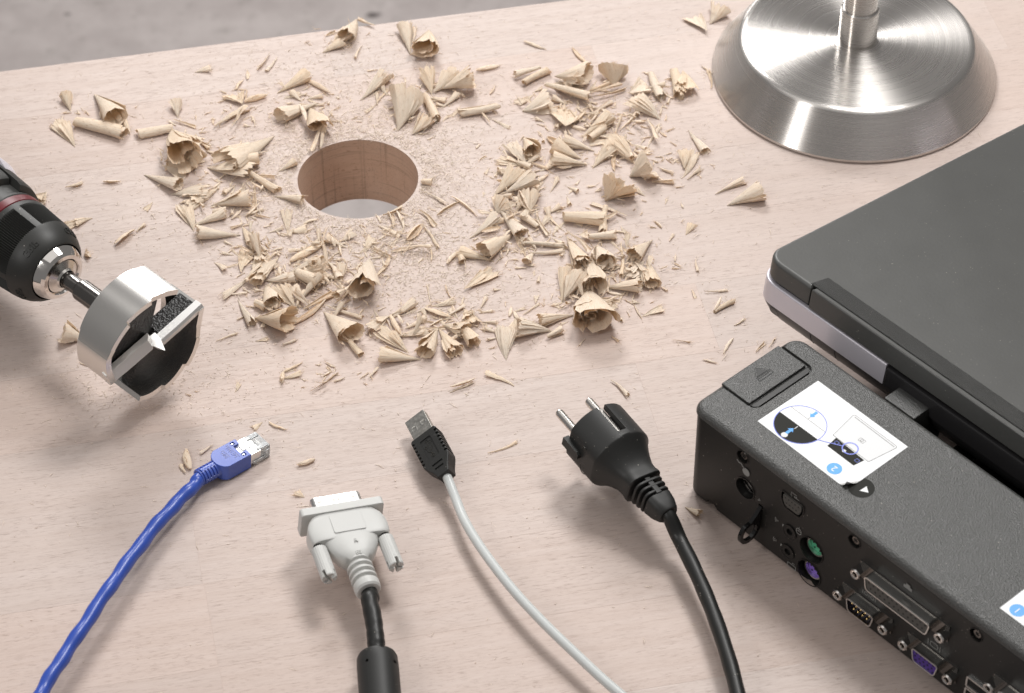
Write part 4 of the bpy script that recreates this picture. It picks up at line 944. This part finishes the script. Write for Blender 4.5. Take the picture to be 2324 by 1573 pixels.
# ------------------------------------------------------------------ wood shavings, each its own curl
TABLE = """c 159 249 146 213 23;c 214 213 268 261 47;f 169 330 137 268 37;r 177 281 278 298 33;s 278 264 291 301 10;r 388 296 315 303 23;o 392 291 398 352 74;f 392 298 442 348 47;s 442 308 472 338 10;c 328 395 407 417 27;f 368 378 418 395 20;s 489 288 559 243 20;s 529 293 552 254 10;f 549 239 536 204 37;s 556 231 603 214 17;s 536 204 549 182 10;c 631 208 696 167 27;s 700 184 750 208 13;s 613 124 583 154 13;s 629 134 606 161 8;f 442 164 475 151 17;c 403 264 398 228 23;s 395 275 442 288 8;c 720 233 643 264 30;o 703 241 723 285 44;s 683 254 696 285 10;s 750 261 706 345 12;s 737 295 726 341 8;c 619 305 516 365 57;f 472 378 562 398 44;r 549 375 586 362 27;r 569 398 626 432 20;s 562 405 623 405 10;f 390 439 475 432 37;f 495 425 435 465 30;c 482 464 566 449 33;s 579 425 576 472 13;c 435 512 509 482 20;r 485 485 512 479 20;f 439 522 425 462 33;o 733 117 773 90 20;c 543 531 448 531 29;f 208 494 144 505 24;s 266 558 306 522 22;s 310 527 328 509 8;f 106 438 84 447 27;f 95 460 91 443 20;c 191 580 202 571 18;o 191 766 146 746 44;f 346 460 332 474 13;s 235 416 270 414 10;s 151 429 186 416 11;f 572 624 510 673 18;o 808 45 791 80 32;s 818 107 806 131 10;c 930 119 920 55 30;s 938 97 942 60 10;o 972 64 968 105 54;s 932 124 965 134 4;c 820 223 878 164 30;s 855 238 855 211 10;s 855 234 881 201 7;c 979 211 975 157 27;c 985 208 1032 161 30;c 1005 201 1076 177 44;f 1022 201 1015 177 13;s 1082 162 1133 149 12;r 1189 192 1236 157 17;r 1223 164 1168 171 17;s 1112 214 1122 198 7;c 903 288 935 201 64;s 898 268 905 201 10;r 965 224 995 268 20;o 938 301 972 264 30;s 962 305 992 275 10;r 1126 249 1047 261 20;s 1086 254 1109 281 4;f 1116 271 1156 288 10;f 1186 248 1250 221 67;f 1240 191 1317 187 40;c 1260 174 1337 171 47;s 1327 144 1297 110 10;r 1243 204 1337 221 20;f 1283 295 1297 231 74;s 1330 271 1384 231 13;c 1392 192 1395 144 47;s 1327 214 1380 187 13;s 1333 221 1407 198 13;s 1353 228 1420 208 10;f 1497 268 1444 218 50;f 1427 214 1471 187 44;r 1477 174 1494 218 23;c 1323 308 1380 258 30;r 1340 318 1374 291 20;s 1340 305 1374 291 10;o 1188 313 1213 341 35;s 1410 298 1451 251 12;c 1345 378 1384 328 30;f 1439 368 1394 311 47;s 1394 311 1404 264 13;c 1430 395 1481 362 57;c 1330 373 1250 362 30;c 1317 357 1256 325 33;c 1347 341 1283 315 23;s 1276 338 1240 311 17;f 1193 378 1136 352 27;f 1193 372 1153 328 30;r 1176 372 1203 378 17;s 1199 368 1243 382 13;c 1374 449 1417 402 60;s 1367 455 1441 435 20;s 1420 492 1343 459 15;s 1394 352 1390 385 10;s 1464 338 1494 288 12;s 1471 278 1491 321 12;c 1122 439 1183 385 40;c 1146 439 1216 405 37;c 1199 489 1199 432 30;s 1193 482 1176 442 15;f 1126 482 1143 449 50;s 992 489 1039 459 10;s 955 432 1012 459 8;s 1029 450 1079 485 8;r 957 415 979 412 17;r 1528 167 1548 214 27;f 1549 164 1569 204 40;c 1611 50 1639 10 37;f 1602 74 1579 27 37;c 1562 295 1596 341 17;c 1624 440 1683 405 14;c 1652 462 1726 425 37;f 1549 402 1592 352 20;s 1559 407 1585 382 13;f 1552 385 1555 345 23;s 1616 201 1609 157 8;s 1592 151 1616 167 5;f 654 530 649 473 21;f 654 528 695 519 21;s 689 509 719 497 7;c 550 513 577 562 21;f 547 618 547 562 27;f 586 568 589 603 41;o 630 583 580 636 27;f 553 642 618 595 27;c 603 636 668 630 21;f 668 695 630 648 38;o 603 645 618 683 35;r 580 692 603 695 18;c 540 680 567 733 18;c 580 716 657 725 56;s 668 739 742 680 15;s 689 704 754 665 18;s 671 698 689 660 15;r 677 630 722 642 32;c 778 633 689 618 21;s 663 595 736 550 18;c 654 618 736 598 35;s 722 518 748 600 13;s 748 600 772 630 21;o 837 583 822 654 59;s 766 692 816 630 18;s 858 627 887 580 12;c 736 704 798 754 53;s 739 698 819 722 12;r 790 775 816 804 15;f 925 798 860 748 32;f 884 716 837 748 24;s 887 719 911 760 15;f 902 763 967 745 27;s 923 748 964 722 15;c 952 813 860 804 32;c 993 742 967 798 32;c 996 745 1035 793 32;c 1005 733 1058 748 35;r 1044 745 1079 775 32;s 1011 722 1055 695 12;f 1053 701 1082 730 30;s 967 707 1020 719 18;s 979 695 970 648 6;s 1011 648 1023 677 6;f 979 695 1032 683 18;s 961 512 996 562 9;s 872 494 914 473 12;s 902 482 917 515 9;s 860 512 908 533 18;s 925 547 955 509 21;s 917 521 890 559 9;s 890 571 952 556 10;s 905 568 979 568 9;s 979 568 979 592 4;s 843 565 890 583 9;f 819 574 849 541 18;f 772 547 804 530 21;s 955 479 990 509 12;s 491 775 536 757 6;f 580 775 606 766 9;s 642 785 671 772 8;s 642 846 639 869 9;s 642 846 683 824 7;s 707 890 763 846 9;s 760 834 739 822 7;f 636 860 683 852 12;s 1023 890 1073 869 6;f 533 890 547 872 9;s 512 671 559 665 6;c 1132 471 1181 529 27;s 1148 473 1222 502 12;r 1219 517 1184 488 18;c 1067 538 1131 491 24;r 1110 514 1137 496 15;s 1095 532 1134 520 12;o 1160 529 1101 567 38;s 1166 529 1190 582 13;s 1213 482 1237 535 10;s 1275 523 1243 491 12;r 1281 496 1370 491 38;r 1373 476 1358 526 18;s 1370 505 1400 488 10;r 1190 556 1281 553 12;s 1202 579 1281 570 15;c 1287 535 1317 600 30;s 1290 535 1340 576 15;f 1314 541 1335 535 24;r 1338 544 1397 535 24;o 1355 553 1370 591 41;c 1335 579 1358 641 53;s 1411 553 1414 624 12;f 1462 591 1420 621 30;c 1479 544 1432 576 32;c 1468 588 1485 641 30;f 1453 609 1473 641 27;c 1370 650 1453 644 32;c 1274 683 1281 609 24;c 1280 680 1317 624 35;o 1335 650 1349 718 83;r 1308 709 1314 736 16;f 1332 683 1388 703 35;c 1299 714 1224 721 24;f 1148 813 1137 739 41;c 1252 748 1172 736 38;f 1169 718 1172 751 18;r 1243 768 1275 748 18;s 1188 715 1222 689 7;c 1119 591 1045 564 24;r 1045 588 1051 594 16;s 1013 600 1039 570 10;f 1054 659 1125 612 30;f 1556 532 1571 508 18;s 1438 694 1453 721 4;s 1388 765 1403 774 7;s 1577 591 1581 615 7;s 1595 818 1624 824 4;s 1527 774 1565 777 6;r 1382 603 1397 606 15;r 1622 708 1660 680 12;s 1622 708 1635 682 8;s 1715 800 1735 778 9;s 1110 1030 1172 1005 9;s 713 1045 675 1055 14;f 690 1128 672 1115 18;s 430 1065 422 1020 18;s 420 1075 410 1055 10;s 482 1012 455 1028 9;c 1555 1150 1585 1165 16;s 1390 865 1425 896 11;s 1025 885 1075 865 7;s 1165 872 1105 842 20;s 1190 97 1236 111 7;s 1745 790 1760 770 7;s 1668 740 1690 725 6;s 1600 665 1650 660 6;f 595 958 575 970 14;s 610 962 645 975 6;s 1660 770 1640 800 6"""
rng = random.Random(5)
def sheet(fn, nu, nv, th, hairs=0):
    """curved sheet with thickness, uv in millimetres; fn(u, v) -> point"""
    Pm = [[Vector(fn(i/nu, j/nv)) for j in range(nv+1)] for i in range(nu+1)]
    Nn = []
    for i in range(nu+1):
        row = []
        for j in range(nv+1):
            a = Pm[min(i+1, nu)][j]-Pm[max(i-1, 0)][j]; b_ = Pm[i][min(j+1, nv)]-Pm[i][max(j-1, 0)]
            n_ = a.cross(b_); row.append(n_.normalized() if n_.length > 1e-9 else Vector((0, 0, 1)))
        Nn.append(row)
    V, F, U = [], [], []
    W_ = nv+1
    for sgn in (0, 1):
        for i in range(nu+1):
            for j in range(W_): V.append(Pm[i][j]-Nn[i][j]*th*sgn)
    off = (nu+1)*W_
    ul = (Pm[nu][nv//2]-Pm[0][nv//2]).length; vl = sum((Pm[nu][j+1]-Pm[nu][j]).length for j in range(nv))
    uvs = [(i/nu*ul, j/nv*vl) for i in range(nu+1) for j in range(W_)]*2
    for i in range(nu):
        for j in range(nv):
            a, b_, c_, d = i*W_+j, (i+1)*W_+j, (i+1)*W_+j+1, i*W_+j+1
            F.append((a, b_, c_, d)); F.append((off+d, off+c_, off+b_, off+a))
    for j in range(nv): F.append((nu*W_+j, off+nu*W_+j, off+nu*W_+j+1, nu*W_+j+1)); F.append((j+1, off+j+1, off+j, j))
    for i in range(nu): F.append((i*W_, off+i*W_, off+(i+1)*W_, (i+1)*W_)); F.append(((i+1)*W_+nv, off+(i+1)*W_+nv, off+i*W_+nv, i*W_+nv))
    for _ in range(hairs):                      # frayed fibres at the open edge
        j = rng.randint(0, nv); ii = nu if rng.random() < .7 else rng.randint(1, nu); j = j if ii == nu else (0 if rng.random() < .6 else nv); p = Pm[ii][j]; d = (Pm[ii][j]-Pm[ii-1][j]).normalized()
        d = (d+Vector((rng.gauss(0, .45), rng.gauss(0, .45), rng.gauss(0, .45)))).normalized(); l_ = rng.uniform(.8, 3.6)
        s_ = d.cross(Vector((rng.random(), rng.random(), 1))).normalized()*.07
        k = len(V); q = d.cross(s_).normalized()*.07
        V.extend([p-d*.5-s_, p-d*.5+s_, p-d*.5+q*2, p+d*l_+Vector((0, 0, rng.uniform(-.4, .3)))]); uvs.extend([(0, 0)]*4)
        F.extend([(k, k+1, k+3), (k+1, k+2, k+3), (k+2, k, k+3)])
    return V, F, uvs
def teeth(seed):
    """torn edge: a few deep splits and many small ones"""
    r = random.Random(seed); t = [r.random()**3*.24 if r.random() < .35 else r.random()*.05 for _ in range(64)]
    return lambda v: t[int(v*60) % 64]
def wob(seed):
    r = random.Random(seed); a = [(r.uniform(-1, 1), r.uniform(.5, 1.6), r.uniform(0, 6.3)) for _ in range(5)]
    return lambda x: sum(p*math.sin(6.28*(q*(i+1)*x)+f)/(i+1) for i, (p, q, f) in enumerate(a))*.5
def pleat(seed):
    """sharp uneven pleats along the fibre, like creased veneer"""
    r = random.Random(seed); xs = [0]
    while xs[-1] < 1: xs.append(xs[-1]+r.uniform(.035, .13))
    ys = [r.uniform(-1, 1) for _ in xs]
    return lambda v: float(np.interp(v, xs, ys))
def make_shaving(kind, L, W, seed):
    r = random.Random(seed); w1, w2, w3 = wob(seed), wob(seed+1), wob(seed+2); te = teeth(seed+3); pl = pleat(seed+4)
    ph = r.uniform(0, 2*PI); bend = r.uniform(-.12, .12); R_ = W/2
    layers = []; th_ = .13 if W > 6 else .10
    if kind in ('c', 'o'):
        turns = r.uniform(.95, 1.35) if kind == 'c' else r.uniform(1.1, 1.5)
        spir = r.uniform(.15, .35) if kind == 'c' else r.uniform(.35, .6)
        rag = .07 if kind == 'c' else .15
        flat = r.uniform(.5, .9)
        def cone(t0, tn, rs_, ls_, sp_, tt, pp):
            def fn(u, v):
                uu = .012+.988*u; l_ = L*ls_*(1+rag*w1(v+t0)-tt(v)*(u > .5)); rad = R_*rs_*uu**(1.0 if kind == 'c' else .8)*(1-sp_*v)*(1+.09*w3(v+.25*u+t0)+.04*pp(v)*min(1, 2*u))
                th = ph+t0+v*tn*2*PI+.25*(1-u); x = l_*uu
                return (x, rad*math.cos(th)+bend*x*x/L, rad*math.sin(th)*flat)
            return fn
        layers.append((cone(0, turns, 1., 1., spir, te, pl), 7, 40 if W > 6 else 26))
        if W > 6:
            for q in range(2 if kind == 'o' or r.random() < .5 else 1):     # loose inner or outer leaves of the same curl
                layers.append((cone(r.uniform(0, 6), r.uniform(.25, .5), r.choice((.72, 1.12, .55)), r.uniform(.7, 1.02), .1, teeth(seed+9+q), pleat(seed+19+q)), 6, 14))
        hairs, pitch = int(8+W*1.1), math.atan2(R_*.85, L)
    elif kind == 'f':
        span = r.uniform(.30, .55)*2*PI; rr = R_/max(.55, math.sin(min(span/2, PI/2))); up = r.random() < .35; fold = r.uniform(.2, .9)
        def fan(sc_, t0, ls_, tt, pp, dz_):
            def fn(u, v):
                uu = .02+.98*u; th = (PI/2 if not up else -PI/2)+t0+(v-.5)*span*sc_*(1-.25*u*fold); l_ = L*ls_*(1+.14*w1(v+t0)-tt(v)*1.1*(u > .4)); rad = rr*uu*(1+.12*w3(v*1.4+u*.4)+.05*pp(v)*min(1, 2*u))
                return (l_*uu, rad*math.cos(th)+bend*L*u*u*2, rad*math.sin(th)*(.6 if not up else .45)*(1-.25*u)+dz_*u)
            return fn
        layers.append((fan(1, 0, 1, te, pl, 0), 7, 26))
        if W > 7: layers.append((fan(r.uniform(.4, .7), r.uniform(-.6, .6), r.uniform(.6, .9), teeth(seed+9), pleat(seed+19), W*.12), 6, 14))
        hairs, pitch = int(8+W), r.uniform(-.05, .12)
    elif kind == 'r':
        turns = r.uniform(1.1, 2.0); taper = r.uniform(.35, .8); flat = r.uniform(.7, 1)
        def fn(u, v):
            rad = R_*(taper+(1-taper)*u)*(1-.45*v)*(1+.10*w3(v+u)+.05*pl(v)); th = ph+v*turns*2*PI; x = L*(u*(1+.10*w1(v)-te(v)*.9)-.08*w2(v)*(1-u))
            return (x, rad*math.cos(th)+bend*x*(x/L), rad*math.sin(th)*flat)
        layers.append((fn, 7, 32)); hairs, pitch = 12, 0
    else:
        span = r.uniform(.35, .9)*2*PI; kk = r.random(); tw = r.uniform(-.6, .6)
        def fn(u, v):
            prof = math.sin(PI*min(1, max(0, .05+.92*u)))**.6 if kk < .35 else (.15+.85*u)
            rad = R_*prof*(1-.3*v)*(1+.15*w3(u*2+v)+.08*pl(v)); th = ph+v*span+tw*u; x = L*(u*(1-te(v)*.8)+.05*w1(v)*(u-.5))
            return (x, rad*math.cos(th)+bend*1.8*L*(u-.5)**2+.03*L*w2(u), rad*math.sin(th)*.75)
        layers.append((fn, 8, 9)); hairs, pitch = 7, 0
    V, F, U = [], [], []
    for i, (fn, nu, nv) in enumerate(layers):
        v_, f_, u_ = sheet(fn, nu, nv, th_, hairs if i == 0 else hairs//3); k = len(V)
        V += v_; F += [tuple(q+k for q in f) for f in f_]; U += u_
    mp = Matrix.Rotation(-pitch+r.uniform(-.03, .05), 3, 'Y'); V = [mp @ v for v in V]
    zs = sorted(v.z for v in V); zm = zs[max(0, len(zs)//40)]
    V = [Vector((v.x, v.y, v.z-zm)) for v in V]
    return V, F, U
placed = []; info = []
ptsA = []
for k, row in enumerate(TABLE.split(';')):
    t_ = row.split(); kind = t_[0]; ax, ay, mx_, my_, w_ = map(float, t_[1:])
    ppm = 6500*.0 + 4.81*(5500+(ay+my_)/2)/5905
    W = max(.7, w_/ppm)*(1.55 if kind in 'co' else 1.5 if kind == 'f' else 1.3 if kind == 'r' else 1.2); lift = {'c': W*.45, 'o': W*.5, 'f': W*.28, 'r': W*.4, 's': W*.35}[kind]
    p0 = P(ax, ay, lift*.25); p1 = P(mx_, my_, lift)
    d = p1-p0; p0 = p0-d*.04; Lg = math.hypot(d[0], d[1])*1.08
    if kind == 'o': Lg = max(Lg, W*.85)
    if kind == 'r': Lg = max(Lg, 2.)
    c_ = (p0+p1)/2
    n_near = sum(1 for (qx, qy, qw) in placed if math.hypot(qx-c_[0], qy-c_[1]) < .32*(qw+max(W, Lg*.5)))
    z = min(9., 1.5*n_near) if kind != 's' or n_near < 2 else min(10, 2.0*n_near)
    placed.append((c_[0], c_[1], max(W, Lg*.5)))
    V, F, U = make_shaving(kind, Lg, W, 100+k)
    me = bpy.data.meshes.new('wood_shaving'); me.from_pydata([v*S for v in V], [], F)
    uv = me.uv_layers.new(name='UVMap'); li = np.empty(len(me.loops), dtype=np.int32); me.loops.foreach_get('vertex_index', li)
    uv.data.foreach_set('uv', np.array(U, dtype=np.float32)[li].ravel()); me.materials.append(M['shaving'])
    me.shade_smooth(); me.set_sharp_from_angle(angle=math.radians(30))
    nm = 'wood_splinter' if kind == 's' else 'wood_shaving'
    o = bpy.data.objects.new(nm, me); col.objects.link(o)
    yaw = math.atan2(d[1], d[0])
    o.rotation_euler = (0, rng.uniform(-.10, .04)*(n_near > 0), yaw); o.location = (p0[0]*S, p0[1]*S, (z+.05)*S)
    cxp, cyp = (ax+mx_)/2, (ay+my_)/2
    info.append([o, kind, Lg, W, ax-mx_, ay-my_, cxp, cyp])

# labels: what kind of curl, where it lies, which way it points, then its turn counted from the drill
def region(x, y):
    if y > 930: return 'among the plugs'
    if x < 300 and y > 560: return 'under the drill bit'
    if x < 250 and y > 330: return 'beside the drill chuck'
    if x > 1515 and y < 470: return 'near the steel foot'
    if x > 1515: return 'near the laptop'
    if y < 130: return 'by the far edge'
    if x < 400: return 'behind the drill'
    if y < 325 and x < 1040: return 'behind the hole'
    if x < 680 and y < 510: return 'between drill and hole'
    if x < 870 and 480 <= y < 660: return 'in the heap before the hole'
    if x < 870 and y < 780: return 'at the front of the hole heap'
    if x < 1060 and y < 640: return 'at the front rim of the hole'
    if y > 815: return 'just behind the plugs'
    if x < 1160 and y >= 600: return 'in the front drift'
    if y < 210: return 'behind the big far heap'
    if y < 300 : return 'in the big far heap'
    if y < 390: return 'in front of the far heap'
    if y < 500: return 'midway between the heaps'
    if x < 1270 and y < 690: return 'in the middle drift'
    if y < 600: return 'atop the heap beside the laptop'
    if y < 690: return 'in the heap beside the laptop'
    return 'in the front drift'
names = {'c': ('cone curl', 'cone curl'), 'o': ('open flower curl', 'open flower curl'), 'f': ('fan flake', 'fan flake'), 'r': ('rolled tube', 'rolled tube'), 's': ('splinter', 'splinter')}
ordw = ['nearest drill', 'second from drill', 'third from drill', 'fourth from drill', 'fifth from drill', 'sixth from drill', 'seventh from drill', 'eighth from drill', 'ninth from drill', 'tenth from drill']
dirs = ['pointing right', 'pointing far right', 'pointing away', 'pointing far left', 'pointing left', 'pointing near left', 'pointing forward', 'pointing near right']
buck = {}
for it in info:
    o, kind, Lg, W, dx, dy, cx, cy = it
    size = 'tiny' if Lg < 8 else 'small' if Lg < 13 else 'medium' if Lg < 20 else 'long' if (W < .3*Lg) else 'large'
    a = int(((math.degrees(math.atan2(-dy, dx))+22.5) % 360)//45)
    key = (size, names[kind][0], region(cx, cy), dirs[a])
    buck.setdefault(key, []).append((cx, o))
for (size, nm, rg_, dr_), lst in buck.items():
    lst.sort(key=lambda q: q[0])
    for i, (cx, o) in enumerate(lst):
        lab_ = f'{size} {nm} {rg_}, tip {dr_}'
        if len(lst) > 1: lab_ += ', '+ordw[min(i, 9)]
        tag(o, lab_, 'wood splinter' if nm == 'splinter' else 'wood shaving', 'wood shavings scattered round the hole')

# small torn flakes that fill the heaps, too many to pick apart
rc_ = random.Random(77); CV, CF, CU = [], [], []
for (px, py, n_, sx, sy) in ((700, 640, 130, 80, 45), (840, 600, 39, 30, 50), (900, 530, 39, 45, 30), (760, 560, 36, 50, 30), (1010, 730, 80, 90, 25), (1380, 600, 110, 60, 50), (1340, 690, 40, 40, 25), (1180, 520, 70, 50, 50), (1130, 560, 25, 40, 20), (1390, 330, 110, 70, 60), (1300, 260, 60, 60, 35), (1180, 410, 40, 40, 40), (540, 440, 60, 60, 40), (500, 350, 30, 60, 30), (580, 560, 40, 30, 40), (960, 220, 40, 70, 30), (930, 260, 25, 30, 25), (700, 250, 40, 60, 30), (540, 240, 25, 40, 25), (210, 270, 20, 50, 20), (410, 330, 25, 30, 25), (780, 85, 22, 40, 15), (330, 850, 24, 70, 25), (1560, 380, 14, 25, 25), (1480, 220, 25, 40, 30), (740, 850, 20, 60, 15)):
    for _ in range(int(n_*1.5) if n_ >= 40 else n_):
        q = P(rc_.gauss(px, sx), rc_.gauss(py, sy))
        if math.hypot(q[0]-hole_w[0], q[1]-hole_w[1]) < 33: continue
        L_ = min(11, rc_.lognormvariate(1.1, .55)); kd = rc_.choice('sssscf') if n_ >= 40 else 's'; L_ = L_*(1.5 if kd in 'cf' else 1); v_, f_, u_ = make_shaving(kd, L_, min(5.9, L_*rc_.uniform(.14, .36)*(1.5 if kd in 'cf' else 1)), rc_.randint(0, 10**6))
        near = sum(1 for (qx, qy, qw) in placed if math.hypot(qx-q[0], qy-q[1]) < .45*qw)
        mt = Matrix.Translation((q[0], q[1], rc_.uniform(0, 2.2*min(near, 3)))) @ Matrix.Rotation(rc_.uniform(0, 2*PI), 4, 'Z') @ Matrix.Rotation(-abs(rc_.gauss(0, .25))*(near > 0), 4, 'Y')
        k = len(CV); CV += [mt @ v for v in v_]; CF += [tuple(x+k for x in f) for f in f_]; CU += u_
me = bpy.data.meshes.new('shaving_crumbs'); me.from_pydata([v*S for v in CV], [], CF)
uv = me.uv_layers.new(name='UVMap'); li = np.empty(len(me.loops), dtype=np.int32); me.loops.foreach_get('vertex_index', li)
uv.data.foreach_set('uv', np.array(CU, dtype=np.float32)[li].ravel()); me.materials.append(M['shaving']); me.shade_smooth(); me.set_sharp_from_angle(angle=math.radians(24))
o = bpy.data.objects.new('shaving_crumbs', me); col.objects.link(o); o['kind'] = 'stuff'; o['label'] = 'small torn crumbs of wood shaving lying among the larger curls'

# ------------------------------------------------------------------ sawdust: fine fibres and crumbs nobody could count
rn = np.random.default_rng(3)
hc = np.array(hole_w[:2])
def cloud(n, c, r0, sc_, squash=1.):
    a = rn.uniform(0, 2*PI, n); r = r0+rn.exponential(sc_, n); return np.stack([c[0]+r*np.cos(a)*1.05, c[1]+r*np.sin(a)*squash], 1)
parts = [cloud(4600, hc, 30.8, 16), cloud(2600, hc, 32, 45)]
for (qx, qy, qw) in placed:
    k_ = int(5+qw*1.3); parts.append(np.stack([rn.normal(qx, qw*.55+1.5, k_), rn.normal(qy-1, qw*.5+1.5, k_)], 1))
for (px, py, n, sx, sy) in ((930, 560, 2600, 22, 14), (1010, 640, 1500, 20, 16), (760, 620, 1500, 22, 18), (960, 260, 1700, 26, 16), (640, 300, 1200, 26, 18), (780, 150, 900, 26, 16), (300, 880, 900, 24, 12), (560, 480, 700, 30, 24), (1380, 610, 700, 24, 20), (1400, 330, 700, 28, 22),
                            (500, 800, 350, 50, 26), (900, 720, 800, 40, 16), (330, 440, 450, 60, 40), (1150, 450, 700, 26, 26), (700, 860, 250, 60, 16), (520, 985, 60, 25, 10)):
    q = P(px, py)[:2]; n = int(n*.6); parts.append(np.stack([rn.normal(q[0], sx, n), rn.normal(q[1], sy, n)], 1))
nu_ = 1300; parts.append(np.stack([rn.uniform(-290, 240, nu_), rn.uniform(-140, 265, nu_)], 1))
nu_ = 250; parts.append(np.stack([rn.uniform(-260, 240, nu_), rn.uniform(-240, -60, nu_)], 1))
XY = np.concatenate(parts)
loc = (XY-np.array(EDGE[:2])); vv = loc@np.array([math.sin(TA), -math.cos(TA)])
keep = (np.hypot(*(XY-hc).T) > 30.7) & (vv > 1.5)
XY = XY[keep]; n = len(XY)
fib = rn.random(n) < .62
ln = np.where(fib, np.clip(rn.lognormal(.30, .60, n), .4, 8), rn.uniform(.25, .7, n))
tk = np.where(fib, rn.uniform(.06, .16, n)*(1+.06*ln), rn.uniform(.14, .34, n))
a = rn.uniform(0, 2*PI, n); el = rn.normal(0, .18, n)*fib
d = np.stack([np.cos(a)*np.cos(el), np.sin(a)*np.cos(el), np.sin(el)], 1); sd = np.stack([-np.sin(a), np.cos(a), np.zeros(n)], 1); up = np.cross(d, sd)
dens_r = np.hypot(*(XY-hc).T)
z0 = tk*.6+np.abs(ln*np.sin(el))*.5+rn.exponential(.25, n)*(dens_r < 60)
ctr = np.concatenate([XY, z0[:, None]], 1)
bow = rn.normal(0, .06, n)*ln*fib
rings = []
for t, sc_ in ((-.5, .35), (0, 1.), (.5, .25)):
    base = ctr+d*(ln*t)[:, None]+sd*(bow*(.25-t*t)*4)[:, None]
    for k in range(3):
        th = 2*PI*k/3+.5
        rings.append(base+(sd*math.cos(th)+up*math.sin(th))*(tk*sc_)[:, None])
VV = np.stack(rings, 1).reshape(-1, 3)*S
VV[:, 2] = np.maximum(VV[:, 2], .00002)
f0 = []
for rI in (0, 3):
    for k in range(3): f0.append((rI+k, rI+(k+1) % 3, rI+3+(k+1) % 3, rI+3+k))
f0 = np.array(f0); FF = (f0[None]+9*np.arange(n)[:, None, None]).reshape(-1, 4)
me = bpy.data.meshes.new('sawdust'); me.vertices.add(len(VV)); me.vertices.foreach_set('co', VV.astype(np.float32).ravel())
me.loops.add(FF.size); me.loops.foreach_set('vertex_index', FF.astype(np.int32).ravel())
me.polygons.add(len(FF)); me.polygons.foreach_set('loop_start', np.arange(0, FF.size, 4, dtype=np.int32)); me.update(calc_edges=True); me.validate()
me.materials.append(M['sawdust']); sd_o = bpy.data.objects.new('sawdust', me); col.objects.link(sd_o)
sd_o['kind'] = 'stuff'; sd_o['label'] = 'fine pale sawdust and fibres strewn round the hole'
